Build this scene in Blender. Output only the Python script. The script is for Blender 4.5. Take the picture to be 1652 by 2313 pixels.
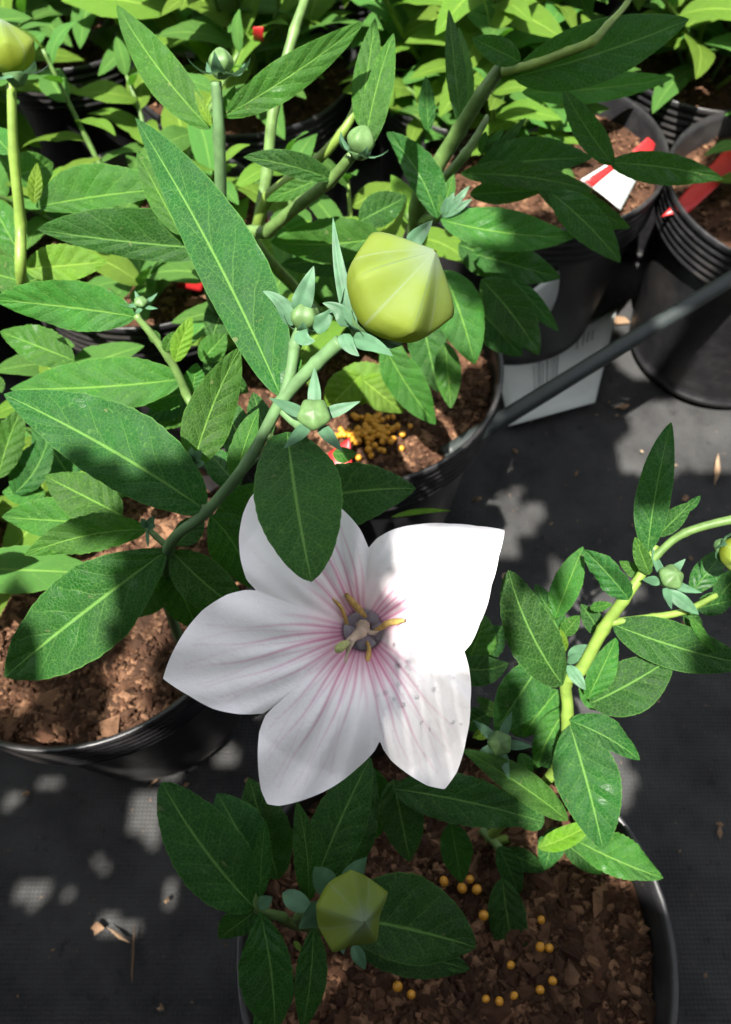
import bpy, math, random
import numpy as np
from mathutils import Vector, Matrix
random.seed(7); RNG = np.random.default_rng(7)
for o in list(bpy.data.objects): bpy.data.objects.remove(o)
SC = bpy.context.scene; COL = SC.collection
R = math.radians

# ------------------------------------------------------------------ camera
H = 0.51; PITCH = R(60.0); FPX = 1813.0; W0, H0 = 1652.0, 2313.0
CAM = Vector((0, 0, H))
cd = bpy.data.cameras.new('camera'); cam = bpy.data.objects.new('camera', cd); COL.objects.link(cam)
cam.location = CAM; cam.rotation_euler = (math.pi / 2 - PITCH, 0, 0)
cd.sensor_fit = 'HORIZONTAL'; cd.sensor_width = 36.0; cd.lens = 36.0 * FPX / W0
cd.clip_start = 0.005; cd.clip_end = 100
cd.dof.use_dof = True; cd.dof.focus_distance = 0.215; cd.dof.aperture_fstop = 30.0
SC.camera = cam
SC.render.resolution_x, SC.render.resolution_y = 731, 1024

# ------------------------------------------------------------------ light
SUN_EL, SUN_AZ = R(66), R(240)          # azimuth measured from +X: the sun stands high, behind and left of the camera
SUNV = Vector((math.cos(SUN_EL) * math.cos(SUN_AZ), math.cos(SUN_EL) * math.sin(SUN_AZ), math.sin(SUN_EL)))
wd = bpy.data.worlds.new('World'); SC.world = wd; wd.use_nodes = True
wn = wd.node_tree.nodes; wl = wd.node_tree.links
sky = wn.new('ShaderNodeTexSky'); sky.sky_type = 'NISHITA'; sky.sun_disc = False
sky.sun_elevation = SUN_EL; sky.sun_rotation = math.pi / 2 - SUN_AZ
hs = wn.new('ShaderNodeHueSaturation'); hs.inputs['Saturation'].default_value = .22      # camera white balance for open shade
wl.new(sky.outputs[0], hs.inputs['Color']); wl.new(hs.outputs[0], wn['Background'].inputs[0]); wn['Background'].inputs[1].default_value = 0.10
sd = bpy.data.lights.new('sun', 'SUN'); sd.energy = 5.0; sd.angle = R(0.5); sd.color = (1, 0.955, 0.88)
so = bpy.data.objects.new('sun', sd); COL.objects.link(so)
so.rotation_euler = SUNV.to_track_quat('Z', 'Y').to_euler(); so.location = SUNV * 3
vs = SC.view_settings; vs.view_transform = 'Standard'; vs.look = 'None'; vs.gamma = 1; vs.exposure = 1.85
vs.use_curve_mapping = False
cy = SC.cycles; cy.max_bounces = 6; cy.diffuse_bounces = 3; cy.glossy_bounces = 2; cy.transmission_bounces = 4; cy.transparent_max_bounces = 4
cy.caustics_reflective = False; cy.caustics_refractive = False; cy.use_denoising = True; cy.use_adaptive_sampling = True; cy.adaptive_threshold = .03

# ------------------------------------------------------------------ helpers
def ray(x, y):
    u = (x - W0 / 2) / FPX; v = (H0 / 2 - y) / FPX
    return Vector((u, math.cos(PITCH) + v * math.sin(PITCH), -math.sin(PITCH) + v * math.cos(PITCH)))
TO = {1: (0, 40), 2: (822, 40), 3: (0, 600), 4: (822, 600), 5: (0, 1150), 6: (822, 1150), 7: (0, 1700), 8: (822, 1700)}
KS = 830 / 1624.0
def q(k, x, y): return (TO[k][0] + x * KS, TO[k][1] + y * KS)      # place on the survey sheet
def at(p, d): return CAM + ray(*p) * d                             # point at a distance
def onz(p, z):
    r = ray(*p); return CAM + r * ((z - H) / r.z)

def tag(o, label=None, cat=None, group=None, kind=None):
    if label: o['label'] = label
    if cat: o['category'] = cat
    if group: o['group'] = group
    if kind: o['kind'] = kind
    return o
def empty(name, loc):
    o = bpy.data.objects.new(name, None); COL.objects.link(o); o.location = loc; o.empty_display_size = .01; return o
def wloc(o):
    v = Vector(o.location)
    while o.parent: o = o.parent; v = v + Vector(o.location)
    return v
def mesh(name, V, F, mat, parent=None, loc=None, uv=None, smooth=True, attr=None):
    """verts in world coordinates; the object's origin goes to loc"""
    V = np.asarray(V, float)
    loc = Vector(loc) if loc is not None else Vector(V.mean(0))
    me = bpy.data.meshes.new(name); me.from_pydata((V - np.array(loc)).tolist(), [], F); me.update()
    if smooth: me.polygons.foreach_set('use_smooth', [True] * len(me.polygons))
    if uv is not None:
        ul = me.uv_layers.new(name='uv'); li = np.empty(len(me.loops), int); me.loops.foreach_get('vertex_index', li)
        ul.data.foreach_set('uv', np.asarray(uv, float)[li].ravel())
    if attr is not None:
        for k, a in attr.items():
            at_ = me.attributes.new(k, 'FLOAT', 'POINT'); at_.data.foreach_set('value', np.asarray(a, float))
    me.materials.append(mat)
    o = bpy.data.objects.new(name, me); COL.objects.link(o)
    if parent is not None:
        o.parent = parent; o.location = loc - wloc(parent)
    else: o.location = loc
    return o
def gridF(n, m, wrap=False):
    F = []
    for i in range(n - 1):
        for j in range(m if wrap else m - 1):
            j2 = (j + 1) % m
            F.append((i * m + j, i * m + j2, (i + 1) * m + j2, (i + 1) * m + j))
    return F

# ------------------------------------------------------------------ materials
class N:
    def __init__(s, name):
        s.m = bpy.data.materials.new(name); s.m.use_nodes = True; s.t = s.m.node_tree; s.n = s.t.nodes
        for x in list(s.n): s.n.remove(x)
        s.out = s.n.new('ShaderNodeOutputMaterial')
    def new(s, t, **k):
        x = s.n.new(t)
        for a, b in k.items(): setattr(x, a, b)
        return x
    def set(s, sock, v):
        if hasattr(v, 'node'): s.t.links.new(v, sock)
        elif isinstance(v, (tuple, list)) and len(v) == 3 and sock.type == 'RGBA': sock.default_value = (*v, 1)
        else: sock.default_value = v
    def math(s, op, a, b=None, c=None, clamp=False):
        x = s.new('ShaderNodeMath', operation=op, use_clamp=clamp); s.set(x.inputs[0], a)
        if b is not None: s.set(x.inputs[1], b)
        if c is not None: s.set(x.inputs[2], c)
        return x.outputs[0]
    def step(s, v, a, b, o0=0., o1=1.):
        x = s.new('ShaderNodeMapRange', interpolation_type='SMOOTHSTEP'); s.set(x.inputs[0], v)
        for i, w in zip((1, 2, 3, 4), (a, b, o0, o1)): s.set(x.inputs[i], w)
        return x.outputs[0]
    def mix(s, f, a, b, mode='MIX'):
        x = s.new('ShaderNodeMix', data_type='RGBA', blend_type=mode); s.set(x.inputs[0], f); s.set(x.inputs[6], a); s.set(x.inputs[7], b)
        return x.outputs[2]
    def noise(s, co, scale, detail=3., rough=.55):
        x = s.new('ShaderNodeTexNoise'); x.inputs['Scale'].default_value = scale; x.inputs['Detail'].default_value = detail
        x.inputs['Roughness'].default_value = rough
        if co is not None: s.t.links.new(co, x.inputs['Vector'])
        return x.outputs[0]
    def obj(s): return s.new('ShaderNodeTexCoord').outputs['Object']
    def geo(s): return s.new('ShaderNodeNewGeometry')
    def bump(s, h, st, dist=.001):
        x = s.new('ShaderNodeBump'); s.set(x.inputs['Strength'], st); s.set(x.inputs['Distance'], dist); s.set(x.inputs['Height'], h)
        return x.outputs[0]
    def prin(s, col, rough=.5, spec=.5, normal=None, **k):
        x = s.new('ShaderNodeBsdfPrincipled'); s.set(x.inputs['Base Color'], col); s.set(x.inputs['Roughness'], rough)
        s.set(x.inputs['Specular IOR Level'], spec)
        if normal is not None: s.set(x.inputs['Normal'], normal)
        for a, b in k.items(): s.set(x.inputs[a], b)
        return x.outputs[0]
    def trans(s, col, normal=None):
        x = s.new('ShaderNodeBsdfTranslucent'); s.set(x.inputs[0], col)
        if normal is not None: s.set(x.inputs['Normal'], normal)
        return x.outputs[0]
    def mixs(s, f, a, b):
        x = s.new('ShaderNodeMixShader'); s.set(x.inputs[0], f); s.t.links.new(a, x.inputs[1]); s.t.links.new(b, x.inputs[2]); return x.outputs[0]
    def done(s, sh): s.t.links.new(sh, s.out.inputs[0]); return s.m

def leaf_mat(name, base, vein, tr, trf=.3, under=None, wet=.5, bumpst=.4):
    m = N(name)
    uv = m.new('ShaderNodeUVMap', uv_map='uv').outputs[0]
    sx = m.new('ShaderNodeSeparateXYZ'); m.t.links.new(uv, sx.inputs[0])
    s, v = sx.outputs[0], sx.outputs[1]; av = m.math('ABSOLUTE', v)
    rnd = m.new('ShaderNodeObjectInfo').outputs['Random']
    oc = m.obj()
    off = m.new('ShaderNodeVectorMath', operation='ADD'); m.t.links.new(oc, off.inputs[0])
    cx = m.new('ShaderNodeCombineXYZ'); m.set(cx.inputs[0], m.math('MULTIPLY', rnd, 9.)); m.t.links.new(cx.outputs[0], off.inputs[1])
    co = off.outputs[0]
    n1 = m.noise(co, 55, 2); n2 = m.noise(co, 240, 3)
    mid = m.step(av, .055, .015)
    wob = m.math('MULTIPLY_ADD', n1, .5, m.math('MULTIPLY', s, 6.5))
    a = m.math('MULTIPLY_ADD', m.math('POWER', av, .8), -1.5, wob)
    fr = m.math('ABSOLUTE', m.math('SUBTRACT', m.math('FRACT', a), .5))
    lat = m.math('MULTIPLY', m.step(fr, .05, .012), m.step(av, 1., .35))
    vo = m.new('ShaderNodeTexVoronoi', feature='DISTANCE_TO_EDGE'); vo.inputs['Scale'].default_value = 760
    m.t.links.new(co, vo.inputs['Vector'])
    net = m.step(vo.outputs['Distance'], .09, .02)
    edge = m.step(av, .95, 1.)
    hv = m.new('ShaderNodeHueSaturation'); m.set(hv.inputs['Color'], base)
    m.set(hv.inputs['Hue'], m.math('MULTIPLY_ADD', rnd, .03, .470)); m.set(hv.inputs['Saturation'], m.math('MULTIPLY_ADD', n1, .5, .72))
    m.set(hv.inputs['Value'], m.math('MULTIPLY_ADD', n1, .7, m.math('MULTIPLY_ADD', rnd, .4, .45)))
    c = hv.outputs[0]
    wetm = m.math('MULTIPLY', m.step(n1, .60, .66), wet)
    c = m.mix(m.math('MULTIPLY', wetm, .55), c, tuple(x * y for x, y in zip(base, (.55, .95, .4))))
    c = m.mix(m.math('MULTIPLY', m.step(n2, .35, .75), .35), c, tuple(x * .55 for x in base))
    c = m.mix(m.math('MULTIPLY', net, .26), c, vein)
    c = m.mix(m.math('MULTIPLY', lat, .24), c, vein)
    c = m.mix(m.math('MULTIPLY', mid, .8), c, vein)
    c = m.mix(m.math('MULTIPLY', edge, .35), c, vein)
    spot = m.step(n2, .70, .74)
    c = m.mix(m.math('MULTIPLY', spot, .3), c, (.22, .20, .10))
    g = m.geo(); bf = g.outputs['Backfacing']
    und = under or tuple(x * .85 + .018 for x in base)
    c = m.mix(m.math('MULTIPLY', bf, .75), c, und)
    h = m.math('ADD', m.math('MULTIPLY_ADD', fr, 2.6, m.math('MULTIPLY', m.math('ADD', lat, mid), -.8)), m.math('MULTIPLY_ADD', net, -.9, m.math('MULTIPLY', n2, 2.2)))
    nb = m.bump(h, bumpst, .0009)
    rough = m.math('MULTIPLY_ADD', wetm, -.3, m.math('MULTIPLY_ADD', n2, .25, .46))
    p = m.prin(c, rough, m.math('MULTIPLY_ADD', wetm, .35, .10), nb)
    t = m.trans(m.mix(m.math('MULTIPLY', m.math('ADD', mid, m.math('MULTIPLY', lat, .4)), .5), tr, vein), nb)
    return m.done(m.mixs(trf, p, t))

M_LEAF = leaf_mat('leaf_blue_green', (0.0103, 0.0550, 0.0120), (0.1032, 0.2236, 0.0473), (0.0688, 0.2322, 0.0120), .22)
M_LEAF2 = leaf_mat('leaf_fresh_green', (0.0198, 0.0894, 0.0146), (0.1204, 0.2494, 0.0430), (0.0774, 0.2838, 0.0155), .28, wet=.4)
M_LEAFB = leaf_mat('leaf_pale_green', (0.0361, 0.1290, 0.0241), (0.1548, 0.2924, 0.0559), (0.1118, 0.3440, 0.0206), .30, wet=.3)  # brighter, paler green for the background leaves
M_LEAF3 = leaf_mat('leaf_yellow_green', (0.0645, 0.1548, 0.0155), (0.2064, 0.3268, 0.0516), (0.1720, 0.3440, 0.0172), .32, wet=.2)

def plain(name, col, rough=.5, spec=.4, var=.25, nscale=120, tr=None, trf=.25, bumpst=.15):
    m = N(name); co = m.obj(); n = m.noise(co, nscale, 4)
    dark = tuple(x * (1 - var) for x in col); lite = tuple(min(1, x * (1 + var)) for x in col)
    c = m.mix(m.step(n, .3, .7), dark, lite); nb = m.bump(n, bumpst, .0005)
    p = m.prin(c, m.math('MULTIPLY_ADD', n, .2, rough - .1), spec, nb)
    if tr is not None: p = m.mixs(trf, p, m.trans(tr))
    return m.done(p)
M_STEM = plain('stem_green', (0.0980, 0.1703, 0.0464), .45, .4, .25, 160, (0.1290, 0.2064, 0.0413), .12)
M_STEMB = plain('stem_glaucous', (0.0817, 0.1548, 0.0602), .55, .3, .2, 160, (0.1290, 0.2064, 0.0774), .1)
M_STEMY = plain('stem_yellow_green', (0.1436, 0.2236, 0.0396), .45, .35, .2, 160, (0.1806, 0.2322, 0.0413), .12)
M_SEPAL = plain('sepal_glaucous', (0.0585, 0.1359, 0.0705), .55, .3, .22, 220, (0.1032, 0.2167, 0.1032), .2)
M_BUDS = plain('bud_green', (0.1032, 0.1892, 0.0645), .5, .35, .2, 260, (0.1806, 0.2838, 0.0774), .25)
def balloon_mat():
    m = N('bud_balloon'); uv = m.new('ShaderNodeUVMap', uv_map='uv').outputs[0]
    sx = m.new('ShaderNodeSeparateXYZ'); m.t.links.new(uv, sx.inputs[0]); u, k = sx.outputs[0], sx.outputs[1]
    co = m.obj(); n = m.noise(co, 160, 3); n2 = m.noise(co, 900, 3)
    seam = m.step(m.math('MULTIPLY_ADD', n, .01, k), .035, .0)
    c = m.mix(m.step(u, .15, .9), (0.2028, 0.2574, 0.0234), (0.1716, 0.2418, 0.0663))
    c = m.mix(m.math('MULTIPLY', m.step(n, .35, .7), .5), c, (0.1638, 0.2262, 0.0172))
    tip = m.step(u, .80, .99)
    c = m.mix(m.math('MULTIPLY', tip, .55), c, (0.1872, 0.2434, 0.2246))
    c = m.mix(m.math('MULTIPLY', seam, m.step(u, .45, .95, .06, .8)), c, (0.0624, 0.1053, 0.0975))
    c = m.mix(m.math('MULTIPLY', m.step(k, .46, .5), .35), c, (0.2574, 0.3182, 0.2340))
    nb = m.bump(n2, .12, .0005)
    return m.done(m.mixs(.42, m.prin(c, .55, .12, nb), m.trans((0.2028, 0.2496, 0.0156), nb)))
M_BALL = balloon_mat()
def petal_mat():
    m = N('petal_white'); co = m.obj()
    ve = m.new('ShaderNodeAttribute', attribute_name='vein').outputs['Fac']
    bl = m.new('ShaderNodeAttribute', attribute_name='blush').outputs['Fac']
    dk = m.new('ShaderNodeAttribute', attribute_name='throat').outputs['Fac']
    n1 = m.noise(co, 70, 4); n2 = m.noise(co, 500, 4); n3 = m.noise(co, 1500, 2)
    c = m.mix(m.step(n1, .35, .7), (.88, .86, .865), (.84, .815, .825))
    c = m.mix(m.math('MULTIPLY', bl, .62), c, (.78, .42, .56))
    c = m.mix(ve, c, (.56, .13, .30))
    c = m.mix(dk, c, (.045, .02, .04))
    h = m.math('ADD', m.math('MULTIPLY', n2, .9), m.math('MULTIPLY_ADD', n3, .3, m.math('MULTIPLY', ve, -.5)))
    nb = m.bump(h, .35, .0007)
    return m.done(m.mixs(.22, m.prin(c, .5, .15, nb), m.trans(m.mix(ve, (.88, .84, .85), (.6, .2, .36)), nb)))
M_PETAL = petal_mat()
M_ANTHER = plain('anther_yellow', (0.465, 0.330, 0.098), .55, .3, .25, 700, (.6, .4, .1), .15)
M_STYLE = plain('style_cream', (0.435, 0.360, 0.270), .5, .3, .2, 600, (.6, .45, .3), .2)
M_STIG = plain('stigma_green', (0.336, 0.378, 0.140), .5, .3, .25, 800, (.5, .5, .1), .2)
def dome_mat():
    m = N('filament_grey'); co = m.obj(); n = m.noise(co, 900, 4)
    w = m.new('ShaderNodeTexWave', bands_direction='DIAGONAL'); w.inputs['Scale'].default_value = 420; w.inputs['Distortion'].default_value = 6
    c = m.mix(m.step(w.outputs[0], .6, .95), (0.238, 0.224, 0.252), (.12, .09, .13)); c = m.mix(m.math('MULTIPLY', n, .5), c, (0.294, 0.294, 0.294))
    return m.done(m.prin(c, .5, .3, m.bump(n, .3, .0005)))
M_DOME = dome_mat()
def drop_mat():
    m = N('water'); fr = m.new('ShaderNodeFresnel'); fr.inputs[0].default_value = 1.33
    tr = m.new('ShaderNodeBsdfTransparent'); tr.inputs[0].default_value = (.93, .93, .94, 1); gl = m.new('ShaderNodeBsdfGlossy'); gl.inputs['Roughness'].default_value = .06
    return m.done(m.mixs(m.math('MULTIPLY_ADD', fr.outputs[0], 1.2, .03, clamp=True), tr.outputs[0], gl.outputs[0]))
M_WATER = drop_mat()
def pot_mat():
    m = N('pot_black_plastic'); co = m.obj(); n = m.noise(co, 90, 5, .65); n2 = m.noise(co, 14, 3)
    c = m.mix(m.step(n, .4, .75), (0.0105, 0.0105, 0.0120), (0.0225, 0.0218, 0.0225))
    c = m.mix(m.math('MULTIPLY', m.step(n2, .5, .75), .5), c, (0.0562, 0.0495, 0.0435))
    sp = m.step(m.noise(co, 420, 2), .68, .74)
    c = m.mix(m.math('MULTIPLY', sp, .4), c, (0.1200, 0.0975, 0.0750))
    return m.done(m.prin(c, m.math('MULTIPLY_ADD', n, .3, .26), .5, m.bump(n, .12, .0008)))
M_POT = pot_mat()
def fabric_mat():
    m = N('weed_fabric'); g = m.new('ShaderNodeTexCoord').outputs['Object']
    wv = []
    for d in ('X', 'Y'):
        w = m.new('ShaderNodeTexWave', bands_direction=d); w.inputs['Scale'].default_value = 130; w.inputs['Distortion'].default_value = .6
        w.inputs['Detail'].default_value = 1; m.t.links.new(g, w.inputs['Vector']); wv.append(w.outputs[0])
    weave = m.math('MULTIPLY', wv[0], wv[1])
    n = m.noise(g, 26, 6, .65); n2 = m.noise(g, 150, 4, .6); n3 = m.noise(g, 7, 3)
    c = m.mix(m.step(n, .3, .72), (0.0153, 0.0153, 0.0153), (0.0402, 0.0402, 0.0398))
    c = m.mix(m.math('MULTIPLY', weave, .35), c, (0.0486, 0.0486, 0.0486))
    c = m.mix(m.math('MULTIPLY', m.step(n3, .45, .75), .5), c, (0.0555, 0.0555, 0.0541))
    c = m.mix(m.math('MULTIPLY', m.step(n2, .60, .72), .55), c, (0.0065, 0.0065, 0.0071))
    c = m.mix(m.math('MULTIPLY', m.step(m.noise(g, 300, 2), .70, .74), .5), c, (0.1496, 0.1020, 0.0680))
    return m.done(m.prin(c, m.math('MULTIPLY_ADD', n2, .3, .6), .2, m.bump(m.math('ADD', weave, n2), .4, .0012)))
M_FAB = fabric_mat()
def soil_mat(name, a, b, d):
    m = N(name); co = m.obj(); g = m.geo(); r = g.outputs['Random Per Island']
    n = m.noise(co, 260, 5, .7); n2 = m.noise(co, 35, 3)
    c = m.mix(m.step(r, .25, .95), a, b); c = m.mix(m.math('MULTIPLY', m.step(m.math('FRACT', m.math('MULTIPLY', r, 17.3)), .6, .9), .8), c, d); c = m.mix(m.step(n, .45, .75), c, d)
    c = m.mix(m.math('MULTIPLY', m.step(n2, .45, .65), .55), c, d)
    return m.done(m.prin(c, .85, .2, m.bump(n, .8, .0012)))
M_SOIL = soil_mat('bark_soil', (0.0622, 0.0281, 0.0148), (0.1917, 0.1014, 0.0562), (0.0237, 0.0111, 0.0059))
M_PELLET = plain('fertilizer_orange', (0.561, 0.255, 0.021), .4, .5, .3, 300, (.7, .3, .02), .15)
M_WHITE = plain('tag_white_plastic', (0.608, 0.640, 0.616), .45, .4, .05, 60, (.75, .8, .75), .2, .03)
M_RED = plain('tag_red_print', (0.406, 0.020, 0.021), .4, .4, .08, 60, (.5, .03, .03), .12, .03)
M_INK = plain('tag_ink', (.19, .21, .20), .5, .3, .2, 60)
M_TUBE = plain('tube_grey_plastic', (0.018, 0.023, 0.022), .5, .4, .2, 90)
M_LITTER = soil_mat('litter_tan', (0.210, 0.140, 0.084), (0.392, 0.294, 0.189), (.20, .12, .07))
M_BLOCKER = plain('blocker_black', (.02, .022, .02), .8, .1, .2, 200)  # for the added light blocker and its screens

# ------------------------------------------------------------------ ground
def ground():
    n = 170; xs = np.concatenate([[-6, -3, -1.5], np.linspace(-.7, .9, n), [1.8, 3.2, 6]])
    ys = np.concatenate([[-6, -3, -1.2], np.linspace(-.35, 1.35, n), [2, 3.2, 6.]])
    X, Y = np.meshgrid(xs, ys, indexing='ij')
    Z = .0022 * np.sin(X * 23 + 2 * np.sin(Y * 9)) * np.cos(Y * 17 + X * 5) + .0016 * np.sin(X * 61 + Y * 33) * np.sin(Y * 47)
    Z *= np.exp(-((X - .1) ** 2 + (Y - .4) ** 2) / .9)
    V = np.stack([X, Y, Z - .003], -1).reshape(-1, 3)
    o = mesh('ground', V, gridF(len(xs), len(ys)), M_FAB, loc=(0, 0, 0)); tag(o, kind='structure')
    o.data.flip_normals()
    return o
ground()

# ------------------------------------------------------------------ pots and soil
RIM_Z, RIM_R = .16, .085
def lathe(name, prof, mat, parent, c, seg=72):
    V = []
    for r, z in prof:
        for j in range(seg):
            a = 2 * math.pi * j / seg; V.append((c[0] + r * math.cos(a), c[1] + r * math.sin(a), c[2] + z))
    F = [f[::-1] for f in gridF(len(prof), seg, True)]
    return mesh(name, V, [tuple(reversed(f)) for f in F], mat, parent, loc=c)
POT_P = None
def pot(c, label, soil_label, chips=700, near=True):
    c = Vector((c[0], c[1], 0))
    e = empty('nursery_pot', c); tag(e, label, 'pot', 'black plastic nursery pots')
    body = [(.0, .004), (.060, .004), (.064, .006), (.066, .012)]
    for i in range(13):
        z = .012 + i * .0092; body.append((.066 + (z - .012) * .098, z))
    lathe('body', body + [(.0775, .1245), (.0755, .1245), (.064, .012), (0, .010)], M_POT, e, c)
    rim = [(.0772, .1255)]
    for i in range(5):                                   # moulded rings under the lip
        z = .1275 + i * .0056; rim += [(.0808 + i * .0003, z), (.0826 + i * .0003, z + .0016), (.0826 + i * .0003, z + .0034), (.0808 + i * .0003, z + .0048)]
    rim += [(.0832, .1562), (.0842, .1572), (.0846, .1592), (.0842, .1612), (.0834, .1618), (.0818, .1606), (.0806, .157), (.0785, .130), (.0772, .1255)]
    lathe('rim', rim, M_POT, e, c)
    # soil: uneven bed with bark crumbs, joined
    hs_ = lambda r, a: .143 + .0022 * math.sin(r * 150 + 3 * math.cos(a * 2)) + .0016 * math.sin(r * 260 * math.cos(a)) * math.cos(r * 210 * math.sin(a))
    V, F = [], []; rs = np.linspace(0, .0795, 14); seg = 48
    for r in rs:
        for j in range(seg):
            a = 2 * math.pi * j / seg
            V.append((c.x + r * math.cos(a), c.y + r * math.sin(a), hs_(r, a) + random.uniform(-.0008, .0004)))
    F = [tuple(reversed(f)) for f in gridF(len(rs), seg, True)]
    F = [tuple(reversed(f)) for f in F]
    octa = np.array([(1, 0, 0), (-1, 0, 0), (0, 1, 0), (0, -1, 0), (0, 0, 1), (0, 0, -1)], float)
    of = [(0, 2, 4), (2, 1, 4), (1, 3, 4), (3, 0, 4), (2, 0, 5), (1, 2, 5), (3, 1, 5), (0, 3, 5)]
    rr = .0775 * np.sqrt(RNG.random(chips)); aa = RNG.uniform(0, 6.283, chips); ss = RNG.lognormal(math.log(.00105), .55, chips)
    for i in range(chips):
        s = min(ss[i], .0046)
        P = (octa + RNG.uniform(-.38, .38, (6, 3))) * np.array([s * RNG.uniform(1, 2.0), s * RNG.uniform(.7, 1.3), s * RNG.uniform(.5, 1.0)])
        an = RNG.uniform(0, 6.28); ca, sa = math.cos(an), math.sin(an)
        P = P @ np.array([[ca, sa, 0], [-sa, ca, 0], [0, 0, 1]]) + np.array([c.x + rr[i] * math.cos(aa[i]), c.y + rr[i] * math.sin(aa[i]), hs_(rr[i], aa[i]) + RNG.uniform(0, .0024)])
        b = len(V); V += P.tolist(); F += [tuple(b + k for k in f) for f in of]
    so_ = mesh('potting_soil', V, F, M_SOIL, loc=(c.x, c.y, .143), smooth=False)
    tag(so_, soil_label, 'soil', kind='stuff')
    return e
pa = onz((180, 1300), .16); pb = onz((800, 815), .16); pd = onz((1030, 2130), .16); pg = onz((330, 520), .16)
pc1 = onz((1230, 330), .16); pc2 = onz((1800, 420), .16)
POT = {}
def addpot(k, p, l, s, chips=700): POT[k] = Vector((p.x, p.y, 0)); pot(p, l, s, chips)
addpot('A', pa, 'black ringed pot under the leaning stem of the open white flower', 'sun flecked bark soil in the pot beside the open white flower', 8500)
addpot('B', pb, 'black pot holding the soil with orange pellets and the grey tube', 'reddish bark soil strewn with bright orange pellets', 8000)
addpot('D', pd, 'black pot in deep shade below the open white flower', 'dark brown shaded soil with a few dull yellow pellets', 8500)
addpot('G', pg, 'black pot with small patch of bark showing behind the longest leaf', 'small patch of bark soil beside a red tag behind the longest leaf', 2400)
addpot('C', pc1, 'black pot with the red topped white tag standing in it', 'bark soil around the red topped white tag', 2400)
addpot('E', pc2, 'black ringed pot standing on lit ground beyond the grey tube', 'bark soil inside the pot beyond the grey tube', 2000)
BG = [('F', -.31, .29), ('H', -.31, .48), ('I', -.09, .585), ('J', .085, .585), ('K', .265, .61), ('L', .45, .63), ('M', -.24, .66), ('N', -.02, .76), ('O', .16, .765), ('P', .35, .79), ('Q', -.43, .67)]
for k, x, y in BG: POT[k] = Vector((x, y, 0))
DEP = {'F': 'at the end of the front row beside the big pale bud', 'H': 'behind the pale bud on the tall left stem', 'I': 'in the row behind the longest leaf', 'J': 'in the row behind the dark arching branch', 'K': 'in the row behind the red topped white tag',
       'L': 'at the far end of the row behind the red topped white tag', 'M': 'in the back row beyond the longest leaf', 'N': 'in the back row beyond the upright stem with a small bud', 'O': 'in the back row beyond the dark arching branch', 'P': 'in the back row beyond the red topped white tag', 'Q': 'at the far end of the back row'}
for k, x, y in BG: pot((x, y), 'black nursery pot ' + DEP[k], 'bark soil in the pot ' + DEP[k], 900)

# ------------------------------------------------------------------ plant pieces
def prof(s, pk=.42, tip=1.0, base=1.0):
    a = math.log(.5) / math.log(pk)
    return (np.sin(np.pi * np.clip(s, 0, 1) ** a)) ** np.where(s < pk, .8 * base, .78 * tip)
def blade(Mid, Sv, Nv, wl, wr, fold=.18, wave=.05, serr=.05, teeth=13, pk=.42, tip=1., base=1., curl=0., nv=10):
    n = len(Mid); s = np.linspace(0, 1, n); pr = np.maximum(prof(s, pk, tip, base), 0) ; pr = np.maximum(pr, .035 * (1 - s))
    tw = (s * teeth) % 1.0; saw = 1 - serr * tw * np.where((s > .12) & (s < .97), 1, 0)
    v = np.linspace(-1, 1, nv + 1); ph = random.uniform(0, 6.28); fq = random.uniform(7, 12)
    V = np.zeros((n, nv + 1, 3)); UV = np.zeros((n, nv + 1, 2))
    for j, vv in enumerate(v):
        w = np.where(vv < 0, wl, wr) * pr * (saw if abs(vv) > .9 else 1)
        av = abs(vv)
        up = (.03 * av * np.sin(s * fq * 2.3 + ph * 2 + vv * 2) + fold * av - (fold * .55 + curl) * av ** 3 + wave * av ** 2 * np.sin(s * fq + ph + (1.7 if vv < 0 else 0))) * np.maximum(w, 0)
        V[:, j] = Mid + Sv * (w * vv)[:, None] + Nv * up[:, None]
        UV[:, j, 0] = s; UV[:, j, 1] = vv
    return V.reshape(-1, 3), gridF(n, nv + 1), UV.reshape(-1, 2)

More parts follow.
